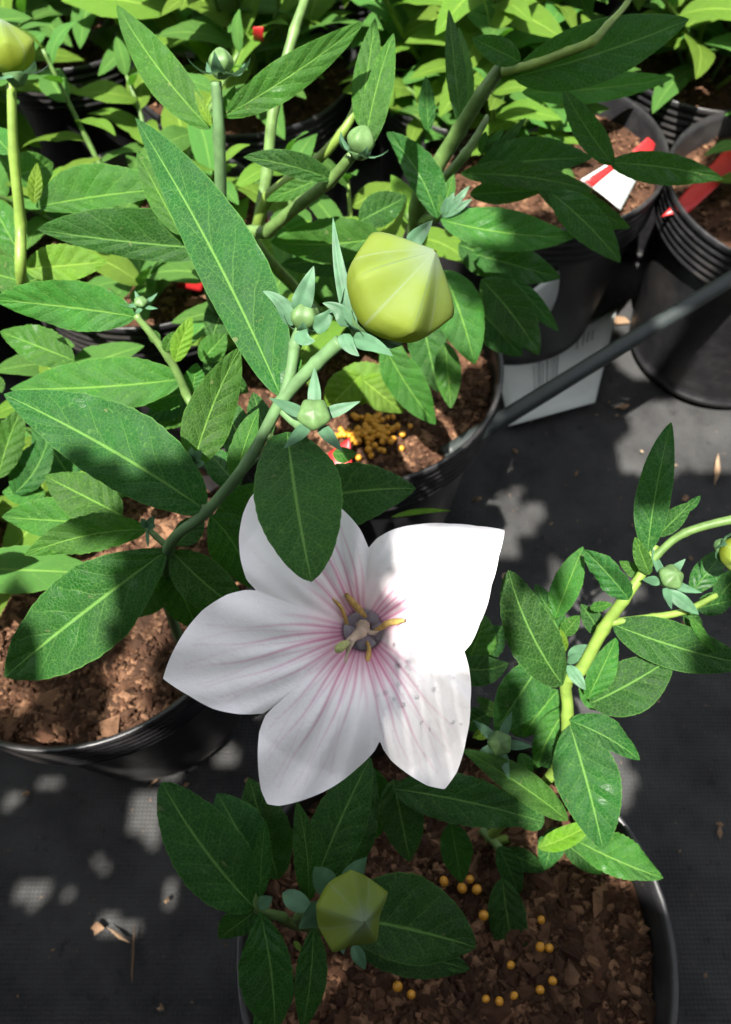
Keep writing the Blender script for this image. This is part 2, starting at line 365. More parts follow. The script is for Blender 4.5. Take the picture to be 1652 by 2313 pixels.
def leaf(parent, b, t, wl, wr, db, dt, bend=0, roll=0, arch=None, fold=.24, wave=.11, serr=.06, mat=None, name='leaf', n=34, pk=.42, tip=1., base=1., curl=0., teeth=13):
    """b, t: (tile,x,y) base and tip on the survey sheet; widths in sheet units; db, dt distances in metres"""
    mat = mat or M_LEAF
    b = np.array(q(*b)); t = np.array(q(*t)); s = np.linspace(0, 1, n)
    d = t - b; L = np.linalg.norm(d); pp = np.array([-d[1], d[0]]) / L      # to the right of travel on the sheet
    P = b + np.outer(s, d) + np.outer(4 * s * (1 - s) * bend * KS, pp)
    if arch is None: arch = -.06 * L * (db + dt) / 2 / FPX - .0
    D = db + (dt - db) * s + arch * 4 * s * (1 - s)
    Mid = np.array([at(tuple(P[i]), D[i]) for i in range(n)])
    T = np.gradient(Mid, axis=0); T /= np.linalg.norm(T, axis=1)[:, None]
    Vw = Mid - np.array(CAM); Vw /= np.linalg.norm(Vw, axis=1)[:, None]
    S = np.cross(T, -Vw) ; S /= np.linalg.norm(S, axis=1)[:, None]
    S = np.cross(-Vw, T) * -1; S /= np.linalg.norm(S, axis=1)[:, None]
    Nn = np.cross(S, T); Nn /= np.linalg.norm(Nn, axis=1)[:, None]
    sgn = np.sign((Nn * -Vw).sum(1))[:, None]; Nn = Nn * sgn
    tw = random.uniform(-26, 26) if n >= 18 else 0
    r = (np.radians(roll + tw * (s - .35)))[:, None]; S2 = S * np.cos(r) + Nn * np.sin(r); N2 = Nn * np.cos(r) - S * np.sin(r)
    k = KS * D / FPX / np.cos(r[:, 0])
    V, F, UV = blade(Mid, S2, N2, wl * k, wr * k, fold, wave, serr, teeth, pk, tip, base, curl)
    # upper face towards the camera
    a, bb, c = V[F[len(F) // 2][0]], V[F[len(F) // 2][1]], V[F[len(F) // 2][2]]
    if np.dot(np.cross(bb - a, c - bb), Vw[n // 2]) > 0: F = [f[::-1] for f in F]
    return mesh(name, V, F, mat, parent, loc=Mid[0], uv=UV)

def tube_pts(pts, rad, seg=9, knot=0.):
    """Catmull-Rom tube through world points with a radius at each"""
    pts = [np.array(p, float) for p in pts]; n = len(pts); C, Rr = [], []
    for i in range(n - 1):
        p0, p1, p2, p3 = pts[max(i - 1, 0)], pts[i], pts[i + 1], pts[min(i + 2, n - 1)]
        for u in np.linspace(0, 1, 8, endpoint=(i == n - 2)):
            C.append(.5 * ((2 * p1) + (p2 - p0) * u + (2 * p0 - 5 * p1 + 4 * p2 - p3) * u * u + (3 * p1 - p0 - 3 * p2 + p3) * u ** 3))
            Rr.append((rad[i] + (rad[i + 1] - rad[i]) * u) * (1 + (knot * math.exp(-(min(u, 1 - u) / .09) ** 2) if 0 < i + u < n - 1 else 0)))
    C = np.array(C); T = np.gradient(C, axis=0); T /= np.linalg.norm(T, axis=1)[:, None] + 1e-12
    V = []; x = np.cross(T[0], (0.3, .9, .2)); x /= np.linalg.norm(x)
    for i in range(len(C)):
        x = x - T[i] * np.dot(x, T[i]); x /= np.linalg.norm(x); y = np.cross(T[i], x)
        for j in range(seg):
            a = 2 * math.pi * j / seg; V.append(C[i] + Rr[i] * (x * math.cos(a) + y * math.sin(a)))
    F = gridF(len(C), seg, True); F.append(tuple(reversed(range(seg)))); F.append(tuple(range((len(C) - 1) * seg, len(C) * seg)))
    return V, F
def stem(parent, pts, mat=None, name='stem'):
    """pts: list of ((tile,x,y), distance, radius in sheet units) or (Vector, radius in m)"""
    W, Rr = [], []
    for p in pts:
        if isinstance(p[0], tuple): W.append(at(q(*p[0]), p[1])); Rr.append(p[2] * KS * p[1] / FPX)
        else: W.append(p[0]); Rr.append(p[1])
    V, F = tube_pts(W, Rr, knot=.16)
    return mesh(name, V, F, mat or M_STEM, parent, loc=W[0])

def frame(ax):
    """camera-relative axis (right, up, toward camera) -> world frame"""
    r = Vector((1, 0, 0)); u = Vector((0, math.sin(PITCH), math.cos(PITCH))); b = r.cross(u)
    z = (r * ax[0] + u * ax[1] + b * ax[2]).normalized()
    x = (r - z * r.dot(z)).normalized(); y = z.cross(x)
    return np.array(x), np.array(y), np.array(z)
def sepal(parent, base, out, axis, L, w, up0, up1, mat=None, tipm=0.):
    n = 14; s = np.linspace(0, 1, n); el = R(up0) + (R(up1) - R(up0)) * s
    step_ = (np.outer(np.cos(el), out) + np.outer(np.sin(el), axis)) * (L / (n - 1))
    Mid = base + np.concatenate([[np.zeros(3)], np.cumsum(step_[:-1], 0)])
    T = np.gradient(Mid, axis=0); T /= np.linalg.norm(T, axis=1)[:, None]
    S = np.tile(np.cross(axis, out), (n, 1)); Nn = np.cross(S, T)
    V, F, UV = blade(Mid, S, Nn, np.full(n, w), np.full(n, w), .3, .04, 0, 1, .26, 1.15, .35, nv=6)
    return mesh('sepal', V, F, mat or M_SEPAL, parent, loc=base, uv=UV)
def bud(parent, p, d, rad, ax, ln=1.5, sep=1.6, spread=(20, 70), rot=0, balloon=False, sw=.42, mat=None, seps=None, point=.75, pent=.10):
    """p: centre of the bud body, rad: radius in sheet units, ax: axis of the bud, ln: body length / radius"""
    c = np.array(at(q(*p), d)); r = rad * KS * d / FPX; x, y, z = frame(ax)
    n, m = 26, 60; V, UV = [], []
    Lh = ln * r; base = c - z * Lh * .5
    for i in range(n):
        u = i / (n - 1)
        if balloon:
            rr = math.sin(math.pi / 2 * min(1, u / .52)) ** .62 if u < .52 else 1 - .97 * ((u - .52) / .48) ** 1.35
            rr = max(rr, .004)
        else: rr = max(.002, math.sin(math.pi * (u * .90 + .08)) ** point) if u < .999 else .002
        for j in range(m):
            a = 2 * math.pi * j / m; kk = (5 * a / (2 * math.pi)) % 1.0      # 0 = ridge
            dist = min(kk, 1 - kk)
            ridge = math.cos(2 * math.pi * dist)
            f = 1 + (pent * u ** .6) * (ridge - .15 + .35 * max(0, 1 - dist * 7))
            if balloon:
                q5 = (dist - .5) * 2 * math.pi / 5          # angle from the middle of a face
                pol = math.cos(math.pi / 5) / math.cos(q5) * 1.12
                w5 = min(1, u * 1.9) * pent * 5; f = 1 + (pol - 1) * min(.8, w5)
                f *= 1 - .03 * math.exp(-(dist / .03) ** 2) * max(0, u - .6) * 2
            aa = a + R(rot)
            off = z * (r * .10 * ridge * math.sin(math.pi * u) ** 2) if balloon else 0
            V.append(base + z * Lh * u + (x * math.cos(aa) + y * math.sin(aa)) * r * rr * f + off)
            UV.append((u, dist))
    o = mesh('bud', V, [f[::-1] for f in gridF(n, m, True)][::1], mat or (M_BALL if balloon else M_BUDS), parent, loc=base, uv=UV)
    # calyx cup
    cup = []; nb = 8
    for i in range(nb):
        u = i / (nb - 1); rc = r * (.30 + .52 * math.sin(u * 1.45)) * (1 if not balloon else .62)
        for j in range(20):
            a = 2 * math.pi * j / 20; cup.append(base + z * (-.34 * r + u * .52 * r) + (x * math.cos(a) + y * math.sin(a)) * rc * (1 + .05 * math.cos(5 * a)))
    F = [f[::-1] for f in gridF(nb, 20, True)]; F.append(tuple(range(20)))
    mesh('calyx', cup, F, M_STEMB, o, loc=base)
    for k in range(5):
        if seps is not None: L_, s0, s1 = seps[k]
        else: L_, s0, s1 = sep * random.uniform(.85, 1.1), spread[0] + random.uniform(-8, 8), spread[1] + random.uniform(-10, 10)
        a = R(rot + 36 + 72 * k) ; out = x * math.cos(a) + y * math.sin(a)
        b0 = base + out * r * (.70 if not balloon else .48) + z * r * .10
        sepal(o, b0, out, z, L_ * r, sw * r * (1 if not balloon else .8), s0, s1)
    return o

def plant(key, label, at_=None, name='balloon_flower_plant'):
    p = POT[key] if isinstance(key, str) else key
    loc = Vector((p.x, p.y, .146)) if at_ is None else Vector((at_[0], at_[1], .146))
    return tag(empty(name, loc), label, 'plant', 'balloon flower plants in nursery pots')
def sub(pl, key, dx=0, dy=0): return Vector((POT[key].x + dx, POT[key].y + dy, .138))

# ------------------------------------------------------------------ the plant with the open flower
PA = plant('A', 'leaning plant with the open white flower and the large pale bud')
root = Vector((-.086, .132, .138))
stem(PA, [(root, .0022), (root + Vector((.006, -.002, .07)), .0021), ((5, 745, 175), .25, 24), ((3, 915, 1085), .235, 24), ((3, 1100, 860), .225, 26), ((3, 1245, 600), .218, 28), ((3, 1400, 430), .212, 31), ((3, 1505, 335), .208, 34)], M_STEMB)
stem(PA, [((3, 1248, 590), .2175, 22), ((3, 1285, 470), .216, 24), ((3, 1305, 350), .2145, 28), ((3, 1332, 285), .213, 30)], M_STEMB, 'flower_stalk')
stem(PA, [((3, 1250, 640), .219, 22), ((3, 1320, 700), .217, 24), ((3, 1378, 690), .213, 26)], M_STEMB, 'flower_stalk')
stem(PA, [((3, 1180, 740), .222, 22), ((3, 1330, 1000), .228, 24), ((5, 1470, 330), .234, 26), ((5, 1590, 520), .222, 34)], M_STEM, 'flower_stalk')
stem(PA, [((3, 915, 1080), .235, 16), ((3, 860, 980), .237, 15), ((3, 848, 880), .238, 14)], M_STEM, 'side_shoot')
stem(PA, [((5, 745, 170), .25, 16), ((5, 690, 120), .25, 14), ((5, 648, 80), .25, 12)], M_STEM, 'side_shoot')
leaf(PA, (3, 1242, 580), (1, 598, 442), 105, 200, .219, .245, bend=28, roll=8, fold=.16, pk=.40, serr=.03, wave=.04)
leaf(PA, (3, 912, 1082), (3, 15, 567), 150, 218, .235, .242, bend=22, roll=6, fold=.14, serr=.045)
leaf(PA, (3, 1270, 735), (5, 1378, 322), 212, 185, .216, .178, bend=10, fold=.12, pk=.44, serr=.03, tip=.85, base=.7, arch=-.006)
leaf(PA, (3, 850, 900), (3, 1062, 362), 105, 110, .252, .25, bend=-20, roll=-15, mat=M_LEAF2, serr=.03)
leaf(PA, (3, 1040, 960), (3, 1145, 630), 62, 55, .25, .24, bend=-10, roll=20, mat=M_LEAF2)
leaf(PA, (3, 1300, 1050), (4, 232, 985), 130, 160, .245, .235, bend=-20, roll=10, serr=.06)
leaf(PA, (5, 742, 180), (5, 18, 742), 205, 190, .25, .272, bend=10, roll=-8, mat=M_LEAF, serr=.04, pk=.5)
leaf(PA, (5, 650, 90), (5, 108, 205), 80, 95, .262, .27, bend=30, roll=10, mat=M_LEAF2, serr=.1, wave=.2)
leaf(PA, (3, 540, 1105), (3, 200, 930), 120, 110, .285, .285, roll=-10, mat=M_LEAF2, serr=.08)
leaf(PA, (3, 470, 1140), (3, 8, 1112), 85, 110, .29, .295, roll=15, mat=M_LEAF2, serr=.06)
leaf(PA, (5, 760, 185), (5, 1110, 480), 105, 110, .252, .268, bend=15, serr=.03)
leaf(PA, (3, 930, 1105), (5, 1110, 350), 110, 115, .255, .275, bend=-30, serr=.03)
leaf(PA, (5, 742, 230), (5, 880, 545), 110, 95, .275, .30, serr=.03)
leaf(PA, (3, 1130, 960), (5, 1000, 300), 120, 130, .27, .29, serr=.03)
leaf(PA, (5, 720, 215), (5, 600, 480), 110, 120, .29, .32, serr=.03)
for a_, b_, w_ in (((3, 850, 870), (3, 800, 820), 22), ((3, 850, 870), (3, 890, 815), 22), ((3, 850, 875), (3, 845, 800), 20), ((3, 850, 880), (3, 905, 870), 20),
                   ((5, 650, 85), (5, 625, 40), 18), ((5, 650, 85), (5, 680, 30), 18), ((5, 650, 85), (5, 690, 70), 14), ((5, 650, 90), (5, 655, 170), 8)):
    leaf(PA, a_, b_, w_, w_, .237 if a_[0] == 3 else .249, .232 if a_[0] == 3 else .245, n=10, mat=M_SEPAL, serr=0)
leaf(PA, (3, 1290, 480), (3, 1330, 400), 18, 22, .217, .217, n=10, mat=M_LEAF2, serr=0)
leaf(PA, (3, 1300, 500), (3, 1340, 440), 16, 18, .218, .217, n=10, mat=M_LEAF2, serr=0)
for b_, t_, w_, d_ in (((3, 1120, 880), (3, 960, 560), 85, .275), ((3, 1060, 980), (3, 900, 800), 70, .285), ((3, 1180, 780), (3, 1120, 560), 60, .28), ((5, 780, 160), (5, 900, 30), 60, .275), ((3, 900, 1090), (3, 700, 960), 70, .275)):
    leaf(PA, b_, t_, w_, w_, d_, d_ + .006, roll=random.uniform(-20, 20))
# buds
bud(PA, (3, 1770, 100), .200, 252, (.55, .42, .72), ln=2.0, rot=59, balloon=True, seps=[(.35, 20, 60)] * 5, pent=.13)
bud(PA, (3, 1345, 215), .213, 68, (.10, .80, .45), ln=2.0, rot=20, sep=1.0, spread=(25, 80))
bud(PA, (3, 1388, 655), .209, 72, (.05, .25, .95), ln=1.2, rot=54, sep=2.3, spread=(12, 25), point=.5)

for b_, t_, wl_, wr_, d0, d1, bn in (((3, 1560, 290), (1, 1472, 878), 26, 40, .207, .203, -16), ((3, 1545, 270), (3, 1425, 165), 46, 30, .205, .203, 30), ((3, 1520, 300), (3, 1590, 400), 30, 36, .204, .202, 10),
                                ((3, 1560, 320), (4, 130, 400), 36, 40, .204, .196, -12), ((2, 200, 1000), (2, 305, 895), 34, 40, .21, .207, 0),
                                ((3, 1318, 205), (3, 1388, 0), 44, 48, .211, .207, 0), ((3, 1290, 265), (3, 1160, 112), 34, 42, .213, .21, 26), ((3, 1385, 275), (3, 1468, 185), 42, 40, .212, .209, 12), ((3, 1320, 290), (3, 1395, 330), 40, 34, .209, .206, 20)):
    leaf(PA, b_, t_, wl_, wr_, d0, d1, bend=bn, n=18, mat=M_SEPAL, serr=0, fold=.35, pk=.25, name='sepal')
# open flower ------------------------------------------------------
def px(x, y): return np.array([x * W0 / 1624.0, y * W0 / 1624.0])
FC = px(806, 1400)
OUT = [px(*p) for p in [(1122, 1177), (1108, 1235), (1092, 1300), (1066, 1385), (1046, 1430), (1031, 1447), (1043, 1490), (1045, 1560), (1036, 1640), (1015, 1715), (988, 1753), (950, 1745),
       (905, 1718), (868, 1688), (850, 1662), (844, 1645), (832, 1668), (795, 1705), (735, 1750), (670, 1778), (620, 1790), (594, 1786), (580, 1755), (573, 1690), (576, 1625), (590, 1588), (610, 1567), (588, 1584), (530, 1586), (475, 1575), (420, 1545),
       (362, 1507), (376, 1465), (405, 1410), (450, 1355), (505, 1320), (545, 1310), (570, 1311), (548, 1288), (534, 1240), (531, 1190), (540, 1140), (556, 1105), (590, 1070), (640, 1062), (700, 1085), (760, 1130), (800, 1175), (812, 1200), (819, 1217),
       (838, 1195), (875, 1175), (930, 1164), (1000, 1163), (1060, 1168)]]
def flower():
    na, nr = 560, 64
    o = np.array(OUT) - FC; th = np.arctan2(-o[:, 1], o[:, 0]); rr = np.linalg.norm(o, axis=1)
    i = np.argsort(th); th, rr = th[i], rr[i]
    th = np.concatenate([th - 2 * np.pi, th, th + 2 * np.pi]); rr = np.tile(rr, 3)
    A = np.linspace(-np.pi, np.pi, na, endpoint=False); RO = np.interp(A, th, rr)
    # lobe axes and notches
    tips = np.array([math.atan2(-(p - FC)[1], (p - FC)[0]) for p in (px(1122, 1177), px(640, 1062), px(362, 1507), px(600, 1790), px(985, 1753))])
    notch = np.array([math.atan2(-(p - FC)[1], (p - FC)[0]) for p in (px(819, 1217), px(570, 1312), px(610, 1567), px(844, 1645), px(1031, 1447))])
    def wrap(a): return (a + np.pi) % (2 * np.pi) - np.pi
    near = np.argmin(np.abs(wrap(A[:, None] - tips[None])), 1)
    dn = np.min(np.abs(wrap(A[:, None] - notch[None])), 1)          # angle to the nearest notch
    dt = wrap(A - tips[near])
    r0 = 44.; s = np.linspace(0, 1, nr); V = []; vein = []; blush = []; thr = []
    # depth: flat facing disc tilted a little, throat sunk, lobes flaring back at the tips
    base_d = .205
    for si in s:
        rad = r0 + (RO - r0) * si
        x = FC[0] + np.cos(A) * rad; y = FC[1] - np.sin(A) * rad
        frac = rad / 330.
        d = base_d + .016 * np.exp(-(frac / .33) ** 2) - .004 * np.sin(np.clip(frac, 0, 1) * np.pi) + .006 * np.clip(frac - .75, 0, 1) ** 1.5
        d = d + .0030 * np.exp(-(dn / .12) ** 2) * si + .0005 * np.cos(dt * 9) * si * (1 - .4 * si) - .0016 * np.exp(-(dt / .05) ** 2) * si * (1 - si)
        d = d + (x - FC[0]) / 330 * .004 - (y - FC[1]) / 330 * .006
        d = d + .0007 * np.sin(A * 23 + si * 6) * si + .0012 * si ** 3 * np.sin(A * 11)
        d = d + .009 * np.exp(-(wrap(A - tips[4] - .15) / .42) ** 2) * np.clip(frac - .12, 0, 2) ** 1.1 + .006 * np.exp(-(wrap(A - tips[2]) / .45) ** 2) * frac ** 1.5
        for k in range(na): V.append(np.array(at((x[k], y[k]), d[k])))
        v = np.zeros(na); rpx = rad - r0
        for lt in tips:
            da = wrap(A - lt)
            for off, st, ln in ((0, 1., 330), (.17, .85, 270), (-.17, .9, 280), (.34, .8, 240), (-.34, .85, 230), (.5, .7, 160), (-.5, .7, 170), (.26, .5, 140), (-.26, .5, 150), (.09, .55, 170), (-.09, .55, 180)):
                cen = off * (1 - .28 * si) + .02 * math.sin(si * 9 + off * 40 + lt)
                wpx = 4.6 * (1 - .62 * min(1, rpx.mean() / 220)) + .8
                dist = np.abs(wrap(da - cen)) * rad
                v = np.maximum(v, st * np.exp(-(dist / wpx) ** 2) * np.clip(1 - rpx / ln, .0, 1) ** 1.05 + (.16 if abs(off) < .4 else 0) * np.exp(-(dist / 2.2) ** 2) * (si < .9))
        vein.append(np.clip(v * .85, 0, .85)); blush.append(np.clip(1 - rpx / 125, 0, 1) ** 1.5 * (.7 + .3 * np.sin(A * 5 + 1)))
        thr.append(np.clip(1 - rpx / 9, 0, 1))
    F = [f[::-1] for f in gridF(nr, na, True)]
    e = mesh('flower', V, F, M_PETAL, PA, loc=at(tuple(FC), .222), attr={'vein': np.concatenate(vein), 'blush': np.concatenate(blush), 'throat': np.concatenate(thr)})
    # closing floor of the bell
    Vc = [np.array(at((FC[0] + math.cos(a) * k, FC[1] - math.sin(a) * k), .2215 + .004 * (1 - k / 46))) for k in (46, 30, 8) for a in np.linspace(0, 2 * np.pi, 40, endpoint=False)]
    mesh('throat', Vc, gridF(3, 40, True) + [tuple(range(80, 120))], M_DOME, e, loc=at(tuple(FC), .224))
    # swollen filament bases around the style
    sc_ = lambda x, y: (700 + x * 300 / 1624., 1280 + y * 300 / 1624.)
    z_ = np.array(frame((0, .1, 1))[2])
    for (x, y) in ((560, 640), (770, 600), (840, 790), (690, 930), (520, 800)):
        c = np.array(at(sc_(x, y), .2195)); Vd = []; rd = 24 * .22 / FPX * 1.0
        xx, yy, zz = frame((0, .1, 1)); no, mo = 9, 16
        for a in range(no):
            ph = math.pi / 2 * a / (no - 1)
            for bb in range(mo):
                t = 2 * math.pi * bb / mo; Vd.append(c + (xx * math.cos(t) + yy * math.sin(t)) * rd * math.cos(ph) * (1 + .05 * math.cos(8 * t)) + zz * rd * .8 * math.sin(ph))
        mesh('filament_base', Vd, gridF(no, mo, True), M_DOME, e, loc=c)
    def strip(name, pts, wid, mat, d0, d1, thick=.45):
        P = [np.array(at(sc_(*p), d0 + (d1 - d0) * i / (len(pts) - 1))) for i, p in enumerate(pts)]
        k = 300 / 1624. * (d0 + d1) / 2 / FPX
        V_, F_ = tube_pts(P, [w * k for w in wid], 8)
        return mesh(name, V_, F_, mat, e, loc=P[0])
    strip('stamen', [(680, 610), (600, 520), (520, 430), (450, 345)], (26, 46, 42, 30), M_ANTHER, .2165, .210)
    strip('stamen', [(455, 700), (425, 600), (370, 480), (270, 380)], (22, 26, 24, 8), M_ANTHER, .2165, .209)
    strip('stamen', [(780, 800), (870, 745), (960, 690), (1060, 670), (1150, 655)], (22, 34, 40, 42, 18), M_ANTHER, .2165, .207)
    strip('stamen', [(700, 920), (725, 1000), (715, 1110), (700, 1200), (690, 1310)], (22, 26, 38, 30, 10), M_ANTHER, .2165, .211)
    strip('stamen', [(500, 900), (470, 980), (420, 1080), (380, 1180)], (14, 24, 22, 30), M_ANTHER, .216, .212)
    strip('pistil', [(650, 720), (640, 790), (560, 850), (480, 920), (400, 980), (345, 1010)], (95, 85, 60, 48, 44, 38), M_STYLE, .2155, .203)
    strip('stigma', [(470, 930), (410, 960), (360, 1000), (330, 1030)], (30, 58, 62, 30), M_STIG, .2045, .2015)
    strip('stigma', [(520, 900), (480, 1000), (450, 1100), (435, 1180)], (40, 30, 22, 12), M_STYLE, .2055, .204)
    strip('stigma', [(650, 760), (720, 800), (790, 810), (830, 790)], (40, 32, 26, 12), M_STYLE, .2135, .211)
    # rain drops on the two sunlit lobes
    Vt = np.array(V).reshape(nr, na, 3); VV, FF = [], []
    for k in range(60):
        a = random.uniform(-1.35, .6); j = int((a + math.pi) / (2 * math.pi) * na) % na; ii = random.randint(10, 58)
        c = Vt[ii, j]; nn = np.cross(Vt[ii, (j + 1) % na] - c, Vt[ii + 1, j] - c); nn /= np.linalg.norm(nn)
        if np.dot(nn, np.array(CAM) - c) < 0: nn = -nn
        x_ = np.cross(nn, (.3, .8, .1)); x_ /= np.linalg.norm(x_); y_ = np.cross(nn, x_); rd = random.choice((.0002, .0003, .0004, .0006)); b0 = len(VV)
        for aa in range(5):
            ph = math.pi / 2 * aa / 4
            for b2 in range(10):
                t = 2 * math.pi * b2 / 10; VV.append(c + nn * (.00005 + rd * .62 * math.sin(ph)) + (x_ * math.cos(t) + y_ * math.sin(t)) * rd * max(.02, math.cos(ph)))
        FF += [tuple(b0 + k2 for k2 in f) for f in gridF(5, 10, True)]
    tag(mesh('water_drops', VV, FF, M_WATER, e), kind='stuff')
flower()

# ------------------------------------------------------------------ plant on the right with lit stem, rooted in the shaded pot
PR = plant('D', 'branching plant with lit yellow green stem leaning over the dark ground cloth', at_=(POT['D'].x + .045, POT['D'].y + .045))
rr_ = Vector((POT['D'].x + .045, POT['D'].y + .045, .138))
stem(PR, [(rr_, .0018), ((8, 560, 380), .335, 22), ((6, 850, 1150), .30, 24), ((6, 900, 910), .285, 26), ((6, 895, 770), .28, 27), ((6, 960, 710), .276, 26), ((6, 1060, 530), .27, 27), ((6, 1150, 400), .265, 25), ((6, 1240, 270), .262, 20), ((6, 1290, 160), .262, 17)], M_STEMY)
stem(PR, [((6, 1095, 500), .268, 18), ((6, 1280, 478), .268, 17), ((6, 1420, 450), .268, 15), ((6, 1560, 380), .27, 13)], M_STEMY)
stem(PR, [((6, 1235, 285), .262, 17), ((6, 1300, 200), .26, 17), ((6, 1420, 105), .256, 18), ((6, 1640, 45), .25, 20), ((6, 1720, 60), .25, 20)], M_STEM)
stem(PR, [((8, 520, 340), .335, 20), ((8, 600, 425), .33, 18), ((8, 640, 560), .335, 12)], M_STEM)
RL = dict(serr=.04)
leaf(PR, (6, 880, 778), (6, 640, 270), 118, 112, .278, .268, bend=-28, roll=-12, mat=M_LEAF, tip=.75)
leaf(PR, (6, 845, 480), (6, 970, 165), 70, 62, .285, .282, roll=15, mat=M_LEAF2)
leaf(PR, (6, 790, 670), (6, 580, 985), 115, 100, .295, .30, roll=10, mat=M_LEAF, serr=.04)
leaf(PR, (6, 400, 690), (6, 640, 680), 65, 75, .30, .295, bend=25, mat=M_LEAF, serr=.06)
leaf(PR, (6, 470, 660), (6, 540, 470), 70, 90, .31, .31, mat=M_LEAF2)
leaf(PR, (6, 490, 640), (6, 620, 520), 70, 80, .32, .32, mat=M_LEAF)
leaf(PR, (6, 1100, 508), (6, 1720, 690), 108, 105, .268, .262, bend=18, roll=10, mat=M_LEAF, serr=.02)
leaf(PR, (6, 990, 840), (6, 1120, 565), 55, 62, .278, .274, roll=-20, mat=M_LEAF2)
leaf(PR, (6, 1000, 860), (6, 1372, 650), 105, 130, .282, .278, bend=10, roll=8, mat=M_LEAF, serr=.02)
leaf(PR, (6, 910, 935), (6, 1222, 1110), 82, 55, .28, .276, bend=-15, roll=20, mat=M_LEAF, wave=.14)
leaf(PR, (6, 912, 955), (8, 1058, 432), 150, 135, .284, .278, bend=-8, roll=-8, mat=M_LEAF, serr=.04, wave=.1, teeth=17)
leaf(PR, (8, 902, 300), (8, 430, -15), 62, 72, .29, .285, bend=14, roll=-10, fold=.45, mat=M_LEAF2, serr=.02)
leaf(PR, (8, 770, 420), (8, 1030, 295), 48, 45, .30, .29, bend=14, fold=.4, mat=M_LEAF3, serr=.02)
leaf(PR, (8, 925, 380), (8, 1325, 556), 118, 72, .31, .30, bend=12, roll=12, mat=M_LEAF2, serr=.09, teeth=15)
leaf(PR, (8, 880, 390), (8, 1060, 540), 60, 50, .325, .335, mat=M_LEAF)
leaf(PR, (6, 1172, 400), (6, 970, 178), 58, 72, .262, .262, bend=8, roll=25, mat=M_LEAF, fold=.5, wave=.25, serr=.1, teeth=6)
leaf(PR, (6, 1255, 192), (4, 1360, 690), 82, 70, .26, .255, bend=-12, roll=12, mat=M_LEAF, serr=.02, tip=.95)
leaf(PR, (6, 1300, 120), (6, 1450, -30), 50, 42, .26, .258, mat=M_LEAF, fold=.5)
leaf(PR, (6, 1420, 10), (6, 1490, -60), 20, 20, .26, .26, mat=M_LEAF, n=14)
leaf(PR, (6, 1262, 290), (6, 1200, 122), 38, 34, .258, .256, mat=M_LEAF2, fold=.6, serr=0)
leaf(PR, (6, 1440, 475), (6, 1555, 642), 22, 20, .264, .26, mat=M_LEAF2, n=16, fold=.5, serr=0)
leaf(PR, (6, 1335, 358), (6, 1482, 466), 34, 28, .258, .258, mat=M_SEPAL, n=16, fold=.4, serr=0)
leaf(PR, (6, 1450, 370), (6, 1610, 165), 60, 55, .275, .28, mat=M_LEAF)
leaf(PR, (6, 1470, 440), (6, 1640, 400), 55, 50, .275, .28, mat=M_LEAF)
leaf(PR, (6, 1560, 400), (6, 1680, 260), 60, 55, .28, .28, mat=M_LEAF)
leaf(PR, (6, 1000, 440), (6, 1100, 420), 25, 22, .275, .27, mat=M_LEAF2, n=14)
leaf(PR, (6, 880, 560), (6, 955, 470), 40, 34, .285, .28, mat=M_LEAF2, n=14, serr=.1)
leaf(PR, (6, 870, 640), (6, 870, 530), 34, 34, .286, .28, mat=M_LEAF3, n=14)
leaf(PR, (6, 910, 670), (6, 990, 600), 36, 30, .28, .275, mat=M_SEPAL, n=14, serr=.15)
leaf(PR, (6, 900, 680), (6, 965, 640), 20, 20, .278, .272, mat=M_SEPAL, n=14)
leaf(PR, (6, 900, 690), (6, 980, 800), 30, 26, .274, .27, mat=M_SEPAL, n=14, fold=.5)
leaf(PR, (6, 860, 480), (6, 800, 420), 40, 40, .29, .29, mat=M_LEAF2, n=14)
leaf(PR, (6, 560, 980), (6, 480, 1010), 26, 26, .298, .295, mat=M_LEAF3, n=14)
leaf(PR, (6, 600, 920), (6, 500, 830), 30, 34, .315, .315, mat=M_LEAF2, n=16)
leaf(PR, (6, 640, 900), (6, 690, 1010), 40, 36, .31, .31, mat=M_LEAF2, n=16)
leaf(PR, (6, 690, 1080), (6, 740, 1190), 40, 30, .315, .31, mat=M_LEAF2, n=16)
for b_, t_, w_, d_ in (((6, 860, 800), (6, 700, 1010), 75, .31), ((6, 880, 560), (6, 760, 330), 60, .30), ((6, 900, 880), (6, 760, 1150), 70, .305), ((6, 960, 760), (6, 1120, 900), 70, .30), ((6, 1050, 560), (6, 960, 420), 45, .29), ((6, 860, 640), (6, 640, 600), 60, .315),
                       ((8, 780, 340), (8, 640, 180), 70, .31), ((8, 850, 330), (8, 800, 520), 60, .32), ((6, 900, 1020), (6, 780, 1130), 60, .30), ((6, 1240, 300), (6, 1130, 230), 34, .268), ((6, 1420, 450), (6, 1500, 540), 34, .272), ((6, 560, 900), (6, 430, 960), 60, .32)):
    leaf(PR, b_, t_, w_, w_ * random.uniform(.8, 1.1), d_, d_ + .003, bend=random.uniform(-15, 15), roll=random.uniform(-20, 20), mat=random.choice((M_LEAF, M_LEAF2)))
leaf(PA, (4, 120, 1112), (4, 388, 1085), 12, 14, .30, .30, bend=-14, mat=M_LEAF3, n=16, serr=0)
bud(PR, (6, 1362, 298), .256, 56, (.25, .45, .85), ln=1.5, rot=10, sep=2.0, spread=(5, 30))
bud(PR, (6, 602, 1035), .285, 52, (-.1, .3, .95), ln=1.3, rot=30, sep=2.2, spread=(8, 20))
bud(PR, (6, 1650, 195), .25, 78, (.6, -.4, .6), ln=2.0, rot=30, balloon=True, seps=[(1, 20, 60)] * 5)

